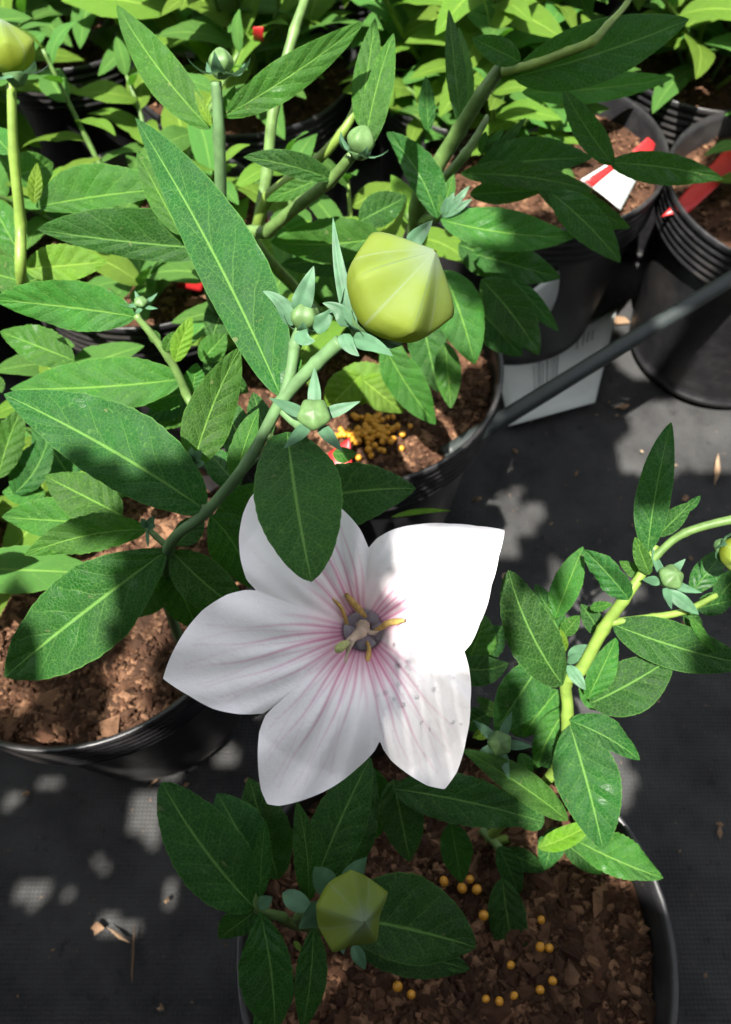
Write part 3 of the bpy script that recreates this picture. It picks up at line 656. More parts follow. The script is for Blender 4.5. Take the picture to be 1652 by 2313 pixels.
# ------------------------------------------------------------------ shaded plant with the pentagon bud
PD = plant('D', 'dark shaded plant under the flower with one five cornered bud', at_=(POT['D'].x - .03, POT['D'].y + .0))
rd_ = Vector((POT['D'].x - .03, POT['D'].y, .138))
stem(PD, [(rd_, .0018), ((7, 1300, 760), .29, 20), ((7, 1250, 730), .27, 22), ((7, 1140, 690), .262, 20), ((7, 1150, 610), .258, 14)], M_STEM)
stem(PD, [(rd_, .0018), ((7, 1340, 760), .28, 22), ((7, 1372, 690), .258, 24), ((7, 1440, 690), .25, 26), ((7, 1500, 730), .243, 26)], M_STEM)
leaf(PD, (7, 1128, 690), (7, 715, 130), 150, 165, .26, .258, bend=-25, roll=-5, serr=.05, tip=.8)
leaf(PD, (7, 1148, 640), (7, 1175, 298), 44, 46, .256, .25, bend=-5)
leaf(PD, (7, 1362, 660), (7, 1310, 210), 62, 58, .256, .25, bend=20)
leaf(PD, (7, 1400, 560), (7, 1640, 20), 120, 125, .27, .275, bend=-10)
leaf(PD, (7, 1480, 560), (8, 40, 60), 110, 125, .29, .295, bend=-10)
leaf(PD, (7, 1132, 700), (7, 968, 822), 55, 75, .262, .268, roll=20)
leaf(PD, (7, 1150, 705), (7, 1215, 1240), 95, 150, .26, .262, bend=-18, pk=.5)
leaf(PD, (7, 1385, 775), (7, 1335, 1230), 75, 70, .258, .262, bend=-12, pk=.45)
leaf(PD, (7, 1460, 720), (8, 498, 862), 225, 140, .268, .275, bend=-15, roll=6, pk=.5, serr=.03)
leaf(PD, (7, 1500, 760), (8, 470, 960), 120, 110, .285, .285, bend=10)
leaf(PD, (8, 385, 310), (8, 432, 576), 78, 68, .30, .31)
leaf(PD, (8, 130, 120), (8, 205, 482), 105, 95, .29, .29)
leaf(PD, (8, 130, 160), (8, 795, 308), 115, 105, .28, .285, bend=-15, roll=-5)
leaf(PD, (8, 20, 60), (8, 60, 380), 90, 90, .30, .31)
leaf(PD, (7, 1130, 480), (7, 960, 180), 110, 120, .275, .28)
leaf(PD, (7, 1230, 560), (7, 1100, 110), 110, 120, .29, .29)
leaf(PD, (8, 598, 415), (8, 690, 622), 62, 48, .328, .33)
leaf(PD, (8, 612, 555), (8, 682, 962), 85, 88, .325, .325, bend=6, tip=.85)
leaf(PD, (8, 625, 430), (8, 802, 522), 45, 50, .33, .332, wave=.2)
leaf(PD, (7, 1290, 1000), (7, 1120, 1230), 70, 70, .275, .28)
leaf(PD, (7, 1560, 850), (7, 1615, 960), 30, 30, .25, .25, mat=M_SEPAL, n=14)
leaf(PD, (7, 1300, 835), (7, 1335, 880), 14, 12, .26, .258, mat=M_LEAF3, n=12)
leaf(PD, (7, 1250, 620), (7, 1390, 700), 40, 45, .25, .247, mat=M_SEPAL, n=14)
leaf(PD, (7, 1140, 680), (7, 1205, 640), 30, 30, .257, .253, mat=M_SEPAL, n=14)
bud(PD, (8, -55, 700), .236, 165, (.42, .10, .90), ln=1.7, rot=20, balloon=True, seps=[(.9, -10, 30)] * 5, pent=.16)

# ------------------------------------------------------------------ upright stem with a small bud, and its neighbours
PE = plant('B', 'upright plant with a small bud between two long narrow leaves', at_=(POT['B'].x - .035, POT['B'].y + .01))
re_ = Vector((POT['B'].x - .035, POT['B'].y + .01, .138))
stem(PE, [(re_, .0022), ((3, 960, 180), .36, 30), ((1, 975, 850), .315, 27), ((1, 968, 520), .292, 26), ((1, 955, 280), .282, 24)], M_STEMB)
leaf(PE, (1, 930, 490), (1, 515, -60), 88, 92, .292, .30, bend=-22, roll=10, serr=.02, mat=M_LEAF2)
leaf(PE, (1, 985, 437), (1, 1610, 15), 82, 76, .290, .285, bend=16, roll=-10, serr=.02, mat=M_LEAF2)
leaf(PE, (1, 1010, 1025), (1, 165, 935), 72, 155, .305, .30, bend=-12, roll=10, serr=.03)
leaf(PE, (1, 800, 960), (1, 605, 590), 62, 62, .29, .295, mat=M_LEAF2)
leaf(PE, (1, 935, 480), (1, 860, 320), 20, 20, .288, .286, mat=M_LEAF3, n=14, serr=0)
leaf(PE, (1, 990, 420), (1, 1040, 300), 22, 22, .29, .288, mat=M_LEAF2, n=14)
leaf(PE, (3, 930, 330), (3, 1040, 60), 70, 80, .36, .37, mat=M_LEAF)
leaf(PE, (3, 890, 420), (3, 1000, 300), 60, 60, .34, .34, mat=M_LEAF2)
leaf(PE, (3, 900, 430), (3, 1100, 560), 60, 80, .34, .35, mat=M_LEAF)
bud(PE, (1, 975, 190), .278, 54, (.02, .85, .35), ln=2.0, rot=18, sep=2.4, spread=(0, 65), sw=.55)

PF = plant('G', 'tall stem bearing a large pale bud beside the small patch of bark', at_=(-.202, .370))
rf_ = Vector((-.202, .370, .138))
stem(PF, [(rf_, .0024), ((3, 105, 90), .345, 24), ((1, 90, 900), .325, 24), ((1, 60, 600), .31, 22), ((1, 50, 290), .30, 20)], M_STEMY)
leaf(PF, (1, 150, 822), (1, 165, 640), 34, 30, .322, .318, mat=M_LEAF3, n=20)
leaf(PF, (1, 160, 836), (1, 760, 755), 135, 58, .328, .322, bend=-10, roll=8, mat=M_LEAF2, serr=.04)
leaf(PF, (1, 95, 1060), (1, -70, 760), 70, 80, .335, .34, mat=M_LEAF2)
leaf(PF, (1, 112, 1110), (1, 475, 1078), 95, 75, .345, .345, mat=M_LEAF3)
leaf(PF, (3, 90, 80), (3, 260, 30), 60, 60, .35, .35, mat=M_LEAF2)
leaf(PF, (1, 80, 1080), (1, -40, 930), 70, 70, .35, .35, mat=M_LEAF2)
leaf(PF, (1, 60, 700), (1, 235, 640), 80, 90, .35, .36, mat=M_LEAF2)
leaf(PF, (1, 50, 600), (1, -60, 480), 60, 60, .33, .34, mat=M_LEAF2)
leaf(PF, (3, 100, 70), (3, -80, 20), 70, 90, .345, .35, mat=M_LEAF2)
bud(PF, (1, 40, 135), .292, 112, (-.1, .85, .45), ln=2.0, rot=0, balloon=True, seps=[(1.1, 0, 40), (1.3, -20, 10), (1.1, -10, 30), (1.2, -20, 10), (1.1, 0, 40)])

PG = plant('A', 'low spreading plant with a tiny bud cluster at its leafy end', at_=(POT['A'].x + .0, POT['A'].y + .045))
rg_ = Vector((-.104, .224, .138))
stem(PG, [(rg_, .002), ((3, 880, 760), .315, 20), ((3, 820, 560), .30, 19), ((3, 745, 405), .29, 18), ((3, 600, 215), .28, 16)], M_STEM)
leaf(PG, (3, 602, 226), (3, -30, 150), 98, 122, .28, .282, bend=8, roll=12, mat=M_LEAF2, serr=.04)
leaf(PG, (3, 775, 425), (3, 850, 225), 45, 45, .288, .282, mat=M_LEAF3, bend=-6, n=24)
leaf(PG, (3, 810, 500), (3, 45, 545), 112, 130, .298, .305, bend=-14, roll=-8, mat=M_LEAF2)
leaf(PG, (3, 330, 420), (3, 0, 290), 80, 95, .32, .325, mat=M_LEAF2, serr=.08)
leaf(PG, (3, 730, 380), (3, 770, 290), 30, 26, .287, .284, mat=M_LEAF2, n=14)
leaf(PG, (3, 700, 340), (3, 660, 280), 26, 26, .287, .284, mat=M_LEAF2, n=14)
leaf(PG, (3, 830, 560), (3, 620, 610), 60, 70, .31, .31, mat=M_LEAF2, serr=.1)
leaf(PG, (3, 840, 580), (3, 640, 680), 60, 60, .32, .32, mat=M_LEAF)
leaf(PG, (3, 840, 620), (3, 700, 720), 50, 50, .325, .325, mat=M_LEAF2)
leaf(PG, (3, 850, 560), (3, 870, 430), 50, 50, .305, .30, mat=M_LEAF2)
leaf(PG, (3, 60, 1010), (3, 215, 740), 100, 60, .345, .345, bend=30, mat=M_LEAF)
leaf(PG, (3, -10, 940), (3, 100, 620), 70, 70, .335, .335, mat=M_LEAF2, bend=-10)
leaf(PG, (3, 330, 960), (3, 150, 700), 90, 90, .36, .36, mat=M_LEAF)
leaf(PG, (3, 320, 1000), (3, 480, 900), 60, 60, .35, .35, mat=M_LEAF3)
leaf(PG, (3, 200, 1010), (3, 10, 1000), 60, 60, .35, .35, mat=M_LEAF2)
leaf(PG, (3, 10, 560), (3, -60, 480), 40, 40, .33, .33, mat=M_LEAF2, n=14)
bud(PG, (3, 622, 158), .278, 30, (.05, .55, .8), ln=1.4, rot=10, sep=2.3, spread=(5, 30))

# ------------------------------------------------------------------ plant with pale bud facing sideways, yellow forked stem
PI_ = plant('B', 'forked yellow green stem with a bud beside the big pale bud', at_=(POT['B'].x + .0, POT['B'].y + .03))
ri_ = Vector((POT['B'].x, POT['B'].y + .03, .138))
stem(PI_, [(ri_, .0022), ((1, 1130, 1010), .37, 30), ((1, 1190, 940), .345, 28), ((1, 1330, 820), .32, 27), ((1, 1455, 725), .30, 26), ((1, 1560, 605), .285, 24)], M_STEM)
stem(PI_, [((1, 1130, 960), .365, 26), ((1, 1190, 790), .345, 26), ((1, 1390, 640), .33, 24), ((1, 1510, 510), .318, 21), ((1, 1575, 390), .316, 18), ((1, 1625, 220), .318, 14)], M_STEMY)
stem(PI_, [((1, 1130, 960), .37, 26), ((1, 1180, 680), .36, 25), ((1, 1210, 400), .35, 24), ((1, 1300, 60), .345, 22), ((1, 1345, -80), .345, 19), ((1, 1370, -260), .35, 16)], M_STEM)
leaf(PI_, (1, 1470, 716), (1, 1075, 615), 42, 66, .297, .285, bend=14, roll=8, mat=M_LEAF, serr=.02)
leaf(PI_, (1, 1445, 700), (1, 1175, 808), 46, 40, .325, .33, mat=M_LEAF2)
leaf(PI_, (2, 0, 590), (2, 132, 66), 48, 78, .282, .275, bend=-14, roll=12, mat=M_LEAF2, fold=.35, serr=.01)
leaf(PI_, (1, 1590, 480), (1, 1660, 0), 60, 62, .31, .31, mat=M_LEAF2, serr=.02)
leaf(PI_, (1, 1690, 970), (1, 1195, 990), 85, 115, .36, .36, bend=-20, mat=M_LEAF2, roll=10)
leaf(PI_, (1, 1640, 1050), (1, 1240, 1090), 80, 70, .38, .38, mat=M_LEAF)
leaf(PI_, (1, 1200, 900), (1, 1400, 1000), 80, 70, .37, .38, mat=M_LEAF2)
leaf(PI_, (2, -20, 900), (2, 190, 790), 80, 70, .36, .36, mat=M_LEAF)
leaf(PI_, (3, 1460, 560), (4, 175, 500), 110, 80, .40, .40, mat=M_LEAF3)
leaf(PI_, (3, 1600, 480), (3, 1440, 640), 80, 90, .39, .40, mat=M_LEAF3)
leaf(PI_, (4, -10, 500), (4, 175, 650), 90, 70, .39, .40, mat=M_LEAF3)
leaf(PI_, (4, 90, 350), (4, 318, 702), 88, 80, .355, .375, bend=12, roll=-10, mat=M_LEAF2, serr=.01)
leaf(PI_, (4, 360, 340), (4, 385, 632), 62, 60, .375, .38, mat=M_LEAF2)
leaf(PI_, (4, 350, 20), (4, 490, 436), 105, 110, .345, .355, bend=-12, roll=8, mat=M_LEAF2, serr=.03)
leaf(PI_, (4, 250, 200), (4, 330, 560), 90, 90, .40, .41, mat=M_LEAF)
leaf(PI_, (3, 1470, 830), (3, 1575, 830), 30, 45, .33, .335, mat=M_LEAF2, n=18)
bud(PI_, (1, 1600, 540), .28, 62, (.25, .8, .5), ln=2.0, rot=30, sep=1.7, spread=(0, 70))

# ------------------------------------------------------------------ dark arching branch upper right
PH = plant('B', 'dark arching branch with long shaded leaves near the red topped tag', at_=(POT['B'].x + .03, POT['B'].y + .045))
rh_ = Vector((POT['B'].x + .03, POT['B'].y + .045, .138))
stem(PH, [(rh_, .0028), ((2, 240, 850), .36, 38), ((2, 300, 700), .345, 36), ((2, 420, 500), .325, 33), ((2, 520, 340), .308, 31), ((2, 612, 210), .298, 28)], M_STEM)
stem(PH, [((2, 612, 240), .298, 20), ((2, 750, 205), .292, 20), ((2, 900, 150), .288, 20), ((2, 1010, 105), .285, 21), ((2, 1080, 30), .285, 16), ((2, 1160, -60), .288, 12), ((2, 1230, -180), .29, 9)], M_STEMY)
stem(PH, [((2, 200, 890), .37, 26), ((2, 340, 730), .355, 24), ((2, 450, 600), .345, 22), ((2, 530, 470), .34, 14), ((2, 545, 430), .34, 7)], M_STEM)
stem(PH, [((2, 240, 900), .37, 30), ((2, 330, 880), .34, 22)], M_STEM)
leaf(PH, (2, 340, 892), (2, 935, 970), 98, 82, .335, .335, bend=20, roll=10, mat=M_LEAF2, serr=.02)
leaf(PH, (2, 430, 690), (2, 1015, 765), 62, 52, .34, .33, bend=-24, mat=M_LEAF)
leaf(PH, (2, 325, 885), (2, 98, 505), 55, 95, .335, .33, bend=30, roll=10, mat=M_LEAF)
leaf(PH, (2, 825, 770), (2, 1135, 1082), 85, 78, .33, .33, bend=-15, mat=M_LEAF)
leaf(PH, (2, 760, 720), (2, 1180, 930), 60, 80, .35, .35, mat=M_LEAF)
leaf(PH, (2, 1105, 650), (2, 880, 310), 62, 60, .33, .325, bend=-10, mat=M_LEAF)
leaf(PH, (2, 1085, 640), (2, 1590, 712), 62, 76, .33, .33, bend=-15, mat=M_LEAF)
leaf(PH, (2, 500, 660), (2, 1010, 620), 100, 70, .35, .345, bend=-10, mat=M_LEAF)
leaf(PH, (2, 470, 780), (2, 800, 760), 60, 50, .36, .355, mat=M_LEAF)
leaf(PH, (2, 660, 262), (2, 1440, 5), 135, 120, .297, .30, bend=18, roll=-6, mat=M_LEAF, serr=.02)
leaf(PH, (2, 692, 192), (2, 478, 88), 55, 58, .292, .288, fold=.5, wave=.2, mat=M_LEAF)
leaf(PH, (2, 430, 480), (2, 375, -40), 42, 50, .335, .33, mat=M_LEAF)
leaf(PH, (2, 285, 500), (2, 275, 255), 40, 38, .345, .34, mat=M_LEAF)
leaf(PH, (2, 460, 430), (2, 420, 40), 40, 45, .36, .36, mat=M_LEAF2)
leaf(PH, (2, 340, 870), (2, 400, 690), 36, 34, .333, .33, mat=M_LEAF2, n=18)
for a_ in ((470, 740), (440, 790), (480, 800), (400, 770), (370, 790)): leaf(PH, (2, 350, 880), (2, *a_), 18, 20, .334, .328, mat=M_SEPAL, n=12, serr=0)
for a_, b_ in (((540, 590), (620, 490)), ((560, 600), (680, 500)), ((540, 610), (590, 540)), ((580, 600), (720, 440)), ((520, 600), (540, 500))): leaf(PH, (2, *a_), (2, *b_), 24, 22, .35, .345, mat=M_LEAF, n=14)
leaf(PH, (4, 520, 60), (4, 775, 395), 98, 90, .375, .375, bend=-15, mat=M_LEAF)
leaf(PH, (4, 500, 180), (4, 700, 400), 80, 90, .395, .395, mat=M_LEAF)
leaf(PH, (4, 660, 60), (4, 862, 290), 40, 45, .38, .375, mat=M_LEAF)
leaf(PH, (2, 480, 1040), (2, 870, 1150), 90, 80, .39, .39, mat=M_LEAF)
leaf(PH, (2, 420, 1000), (2, 700, 1120), 90, 90, .40, .40, mat=M_LEAF)
leaf(PH, (2, 700, 330), (2, 1370, 265), 70, 60, .37, .37, bend=14, mat=M_LEAF2)

# ------------------------------------------------------------------ background plants: shared leaf shapes, every leaf an object
PROTO = []
for i in range(7):
    n = 18; s = np.linspace(0, 1, n); dr = random.uniform(.08, .45)
    Mid = np.stack([.04 * np.sin(s * 3 + i), s * (1 - .06 * dr), .12 * np.sin(s * np.pi * .8) - dr * s ** 2 * .5], -1)
    T = np.gradient(Mid, axis=0); T /= np.linalg.norm(T, axis=1)[:, None]
    S = np.tile((1., 0, 0), (n, 1)); Nn = np.cross(S, T)
    w = random.uniform(.16, .23)
    V, F, UV = blade(Mid, S, Nn, np.full(n, w), np.full(n, w), .25, .1, .07, 9, .42, nv=6)
    me = bpy.data.meshes.new('leaf'); me.from_pydata(V.tolist(), [], F); me.update()
    me.polygons.foreach_set('use_smooth', [True] * len(F))
    ul = me.uv_layers.new(name='uv'); li = np.empty(len(me.loops), int); me.loops.foreach_get('vertex_index', li); ul.data.foreach_set('uv', UV[li].ravel())
    for mt in (M_LEAFB, M_LEAF3):
        m2 = me.copy(); m2.materials.append(mt); PROTO.append(m2)
def bushy(key, label, stems=6, hmin=.06, hmax=.15, nl=9, L=(.035, .06), spread=.055, shift=(0, 0)):
    p = POT[key] + Vector((*shift, 0)); e = plant(p, label); e0 = Vector(e.location)
    for k in range(stems):
        a = 6.283 * k / stems + random.uniform(-.4, .4); r0 = random.uniform(.008, .03)
        b = Vector((p.x + r0 * math.cos(a), p.y + r0 * math.sin(a), .138)); h = random.uniform(hmin, hmax)
        tp = b + Vector((math.cos(a) * spread * random.uniform(.4, 1.1), math.sin(a) * spread * random.uniform(.4, 1.1), h))
        mid = (b + tp) / 2 + Vector((random.uniform(-.008, .008), random.uniform(-.008, .008), .008))
        stem(e, [(b, .0017), (mid, .0015), (tp, .001)], random.choice((M_STEM, M_STEMY)))
        for i in range(nl):
            u = .18 + .82 * i / (nl - 1); c = (1 - u) ** 2 * b + 2 * u * (1 - u) * (2 * mid - (b + tp) / 2) + u * u * tp
            az = a + i * 2.4 + random.uniform(-.5, .5); el = R(random.uniform(-5, 25) + 35 * max(0, u - .7) / .3)
            ln = random.uniform(*L) * (1 - .55 * max(0, u - .7) / .3)
            o = bpy.data.objects.new('leaf', random.choice(PROTO)); COL.objects.link(o); o.parent = e
            o.location = c - e0; o.rotation_euler = (el, random.uniform(-.35, .35), az - math.pi / 2); o.scale = (ln,) * 3
    return e
bushy('G', 'low leafy plant around the small patch of bark behind the longest leaf', 8, .05, .13, 9, spread=.08)
bushy('C', 'bright leafy plant around the red topped white tag', 9, .03, .08, 8, (.035, .055), spread=.06, shift=(-.035, .035))
bushy('A', 'low leafy shoots at the back of the pot beside the open white flower', 5, .05, .11, 8, (.04, .06), spread=.05, shift=(-.035, .045))
bushy('B', 'low leafy shoots at the back of the pot with orange pellets', 6, .04, .10, 8, (.04, .06), spread=.05, shift=(-.02, .035))
bushy('E', 'leafy plant in the pot beyond the grey tube', 4, .05, .09, 6)
for k, x, y in BG:
    bushy(k, 'sunlit leafy plant ' + DEP[k], 15, .06, .19, 11, (.045, .075), spread=.10)

# ------------------------------------------------------------------ tags
def sheet(name, corners, mat, parent=None, loc=None, n=8, bow=.0, rnd=0.):
    """slightly bowed quad sheet with thickness from four world corners"""
    c = [np.array(x, float) for x in corners]; nn = np.cross(c[1] - c[0], c[3] - c[0]); nn /= np.linalg.norm(nn)
    th = .0004; V = []
    for sgn in (1, -1):
        for i in range(n + 1):
            for j in range(n + 1):
                u, v = i / n, j / n; p = c[0] * (1 - u) * (1 - v) + c[1] * u * (1 - v) + c[2] * u * v + c[3] * (1 - u) * v
                V.append(p + nn * (bow * 4 * u * (1 - u) + sgn * th / 2))
    m = (n + 1) ** 2; F = gridF(n + 1, n + 1); F += [tuple(m + k for k in f[::-1]) for f in gridF(n + 1, n + 1)]
    ring = [i * (n + 1) for i in range(n + 1)] + [n * (n + 1) + j for j in range(1, n + 1)] + [i * (n + 1) + n for i in range(n - 1, -1, -1)] + [j for j in range(n - 1, 0, -1)]
    for a, b in zip(ring, ring[1:] + ring[:1]): F.append((a, b, m + b, m + a))
    return mesh(name, V, F, mat, parent, loc=loc if loc is not None else c[0])
def lerp(a, b, t): return Vector(a) * (1 - t) + Vector(b) * t
# big printed label lying on the ground cloth
def big_label():
    c = [onz(q(4, 560, 470), .006), onz(q(4, 660, 720), .006), onz(q(4, 1040, 596), .012), onz(q(4, 1150, 250), .012)]
    c = [onz(q(4, 575, 430), .006), onz(q(4, 640, 710), .006), onz(q(4, 1022, 604), .012), onz(q(4, 1120, 190), .010)]
    e = empty('plant_label', c[0]); tag(e, 'large pale grey printed label lying on the ground cloth under the grey tube', 'label')
    sheet('card', c, M_WHITE, e, bow=.004)
    def uv(u, v): return lerp(lerp(c[0], c[1], u), lerp(c[3], c[2], u), v)
    up = Vector((0, 0, .0012))
    def bar(u0, u1, v0, v1):
        bw = lambda u: Vector((0, 0, .004 * 4 * u * (1 - u)))
        pts = [uv(u0, v0) + bw(u0), uv(u1, v0) + bw(u1), uv(u1, v1) + bw(u1), uv(u0, v1) + bw(u0)]
        sheet('print', [p + up for p in pts], M_INK, e, n=2)
    v = .30
    for k in range(8):
        w = random.choice((.006, .010, .014)); bar(.30 + random.uniform(0, .06), .74 - random.uniform(0, .08), v, v + w); v += w + random.choice((.012, .018, .026))
    for k, (v0, a, b) in enumerate(((.68, .12, .34), (.73, .16, .33), (.77, .17, .30), (.81, .18, .30))): bar(a, b, v0, v0 + .011)
    bar(.05, .95, .10, .113)
big_label()
def tagquad(label, pts, z, band=None, name='plant_tag', mat=M_WHITE, bow=.001):
    c = [onz(q(*p), zz) for p, zz in zip(pts, z)]
    e = empty(name, c[0]); tag(e, label, 'tag', 'plastic plant tags in the pots')
    sheet('blade', c, mat, e, bow=bow)
    if band:
        b = [lerp(c[0], c[1], band[0]), lerp(c[0], c[1], band[1]), lerp(c[3], c[2], band[1]), lerp(c[3], c[2], band[0])]
        n_ = (Vector(c[1]) - Vector(c[0])).cross(Vector(c[3]) - Vector(c[0])).normalized()
        if n_.dot(CAM - Vector(c[0])) < 0: n_ = -n_
        sheet('red_band', [p + n_ * .0013 for p in b], M_RED, e, n=3)
    return e
tagquad('white plant tag with a red band at its end', [(2, 960, 715), (2, 1135, 850), (2, 1215, 700), (2, 1085, 640)], (.166, .150, .150, .166), (.06, .27))
tagquad('small bright red tag tip showing above the long dark leaf', [(2, 1185, 592), (2, 1275, 610), (2, 1290, 560), (2, 1255, 528)], (.17, .165, .168, .175), mat=M_RED)
tagquad('dark red tag leaning along the rim of the ringed pot', [(2, 1315, 880), (2, 1440, 860), (2, 1680, 640), (2, 1620, 560)], (.150, .153, .165, .168), mat=M_RED)
tagquad('red tag piece in the pot behind the longest leaf', [(1, 820, 1075), (1, 780, 1190), (3, 890, 120), (1, 930, 1075)], (.172, .155, .152, .172), mat=M_RED)
tagquad('tiny red tag tip among the background leaves', [(1, 1120, 40), (1, 1120, 95), (1, 1165, 105), (1, 1165, 40)], (.24, .23, .23, .24), mat=M_RED)
tagquad('small red tag corner beside the orange pellets', [(3, 1450, 830), (3, 1490, 920), (3, 1560, 900), (3, 1550, 755)], (.152, .150, .150, .160), mat=M_RED)
tagquad('white tag with rounded corner leaning on the pot near the printed label', [(4, 690, 150), (4, 800, 235), (4, 955, 110), (4, 900, -10)], (.12, .07, .07, .12), bow=.002)
tagquad('thin white tag edge beside the forked yellow green stem', [(1, 1145, 870), (1, 1160, 895), (1, 1212, 820), (1, 1195, 800)], (.20, .19, .20, .205))

# grey tube
def tube():
    a = onz(q(4, 395, 812), .146); b = at(q(4, 1640, 48), .475); d = (b - a)
    pts = [a - d * .03, a + d * .3, a + d * .7, b, b + d * .5]; r = .0047
    V, F = tube_pts(pts, [r] * 5, 14)
    o = mesh('irrigation_tube', V, F, M_TUBE, loc=a); tag(o, 'straight grey plastic tube slanting out of the pelleted soil', 'tube')
tube()

# fertilizer pellets
pm = None
def pellet(c, r, label, grp):
    global pm
    if pm is None:
        V = []; no, mo = 7, 10
        for i in range(no):
            ph = math.pi * i / (no - 1)
            for j in range(mo): t = 2 * math.pi * j / mo; V.append((math.sin(ph) * math.cos(t), math.sin(ph) * math.sin(t), math.cos(ph)))
        pm = bpy.data.meshes.new('fertilizer_pellet'); pm.from_pydata(V, [], [f[::-1] for f in gridF(no, mo, True)]); pm.update(); pm.materials.append(M_PELLET)
        pm.polygons.foreach_set('use_smooth', [True] * len(pm.polygons))
    o = bpy.data.objects.new('fertilizer_pellet', pm); COL.objects.link(o); o.location = c; o.scale = (r, r * random.uniform(.85, 1.1), r * .9)
    o.rotation_euler = (random.random(), random.random(), random.random()); tag(o, label, 'pellet', grp)
for k in range(85):
    x = random.gauss(20, 70); y = random.gauss(735, 48)
    if random.random() < .1: x, y = random.uniform(-150, 300), random.uniform(640, 900)
    c = onz(q(4, x, y), .1495 + random.uniform(0, .002)); pellet(c, random.uniform(.0015, .0022), 'bright orange fertilizer pellet on the lit bark soil by the grey tube', 'orange pellets on the lit soil')
for p in ((8, 355, 570), (8, 435, 600), (8, 500, 605), (8, 530, 720), (8, 785, 740), (8, 780, 860), (8, 820, 865), (8, 355, 965), (8, 835, 1010), (8, 150, 1035), (8, 210, 1070), (8, 665, 1075), (8, 780, 1050), (8, 650, 940), (8, 540, 1090), (8, 470, 560), (8, 600, 1100)):
    c = onz(q(*p), .1495); pellet(c, random.uniform(.0016, .0022), 'dull yellow fertilizer pellet on the shaded brown soil', 'pellets on the shaded soil')

# chips and straw on the ground cloth
def litter():
    V, F = [], []
    octa = np.array([(1, 0, 0), (-1, 0, 0), (0, 1, 0), (0, -1, 0), (0, 0, 1), (0, 0, -1), (.6, .6, .3), (-.5, -.7, .2)], float)
    of = [(0, 6, 4), (6, 2, 4), (2, 1, 4), (1, 7, 4), (7, 3, 4), (3, 0, 4), (2, 6, 5), (6, 0, 5), (1, 2, 5), (7, 1, 5), (3, 7, 5), (0, 3, 5)]
    def chip(p, l, w, a):
        P = (octa + RNG.uniform(-.28, .28, (8, 3))) * np.array([l, w, min(.0014, w)]); c_, s_ = math.cos(a), math.sin(a)
        P = P @ np.array([[c_, s_, 0], [-s_, c_, 0], [0, 0, 1]]) + np.array([p.x, p.y, .0012])
        b = len(V); V.extend(P.tolist()); F.extend([tuple(b + k for k in f) for f in of])
    for (k, x, y, l, w, a) in ((4, 1130, 245, .012, .005, -.3), (4, 1400, 262, .004, .004, 0), (4, 1450, 215, .006, .003, .5), (4, 1140, 625, .008, .003, .1), (4, 1590, 370, .012, .003, -.4), (4, 1560, 900, .014, .002, 1.25), (4, 1530, 450, .005, .002, -.5), (4, 1420, 1030, .004, .003, .2), (8, 1570, 350, .005, .0015, 1.4),
                            (7, 760, 60, .022, .0016, .8), (7, 115, 183, .003, .002, 0), (7, 430, 780, .004, .003, 0), (7, 530, 810, .007, .0012, -.5), (7, 740, 655, .002, .0015, 0), (7, 590, 900, .0008, .014, .1)):
        chip(onz(q(k, x, y), 0), l, w, a)
    for i in range(420):
        p = Vector((random.uniform(-.35, .6), random.uniform(-.25, .75), 0)); s = random.choice((.0004, .0006, .0009, .0016)); chip(p, s * random.uniform(1, 2.4), s, random.uniform(0, 3.1))
    tag(mesh('ground_litter', V, F, M_LITTER, loc=(0, 0, 0), smooth=False), 'tan bark crumbs and straw bits strewn on the black ground cloth', 'litter', kind='stuff')
litter()

# ------------------------------------------------------------------ added light blocker overhead, out of view
# wanted sun and shadow points; the blocker's outline is cut from them
LIT=[(.205,'d',[(900,1230),(1000,1200),(1100,1190),(1060,1350),(1000,1430),(930,1350),(905,1420),(900,1300),(1080,1260)]),
(.232,'d',[(330,300),(450,450),(560,600),(600,800),(500,650),(620,700)]),(.2,'d',[(850,560),(900,650),(960,600),(880,730),(1000,650)]),
(.213,'d',[(670,700),(695,900),(720,790)]),
(.238,'d',[(60,890),(200,920),(330,950),(390,990),(250,990),(150,950),(300,1000),(360,1000)]),(.25,'d',[(500,850),(450,960)]),
(.262,'d',[(150,1330),(230,1260),(240,1330),(200,1400),(120,1460),(130,1400),(170,1370)]),(.268,'d',[(100,1200),(140,1190)]),
(.288,'d',[(130,1080),(60,1140),(200,1090),(180,1120)]),(.146,'z',[(40,1100),(60,1250),(100,1300),(20,1380),(330,1400),(300,1480),(270,1560),(350,1350),(850,950),(950,1000),(800,1000),(1000,1020)]),
(.29,'d',[(100,670),(250,690),(200,850),(350,840),(400,150),(650,170),(850,200)]),
(.275,'d',[(1160,1350),(1200,1480),(1180,1420),(1330,1400),(1340,1270),(1490,1285),(1290,1470),(1250,1560)]),(.283,'d',[(1250,1340),(1420,1390),(1380,1500),(1300,1680),(1290,1780),(1330,1610),(1150,1730),(1330,1850)]),
(.297,'d',[(1140,1530),(1240,1840),(1100,1580)]),(.305,'d',[(1400,1900),(1350,1900)]),
(0,'z',[(1450,800),(1550,850),(1500,950),(1420,900),(1600,1000),(1450,1000),(1400,800),(1550,950),(1620,850)]),
(.22,'z',[(100,200),(300,150),(700,100),(900,300),(1550,100),(1400,220),(1500,250),(1500,320),(200,300),(950,200),(1100,200),(1550,200)]),
(.335,'d',[(1050,490),(1000,470),(900,330)]),(.35,'d',[(1030,750)]),(.37,'d',[(900,850),(1000,870),(800,850)]),(.155,'z',[(1350,410),(1430,330)]),(.235,'d',[(880,1090)]),
]
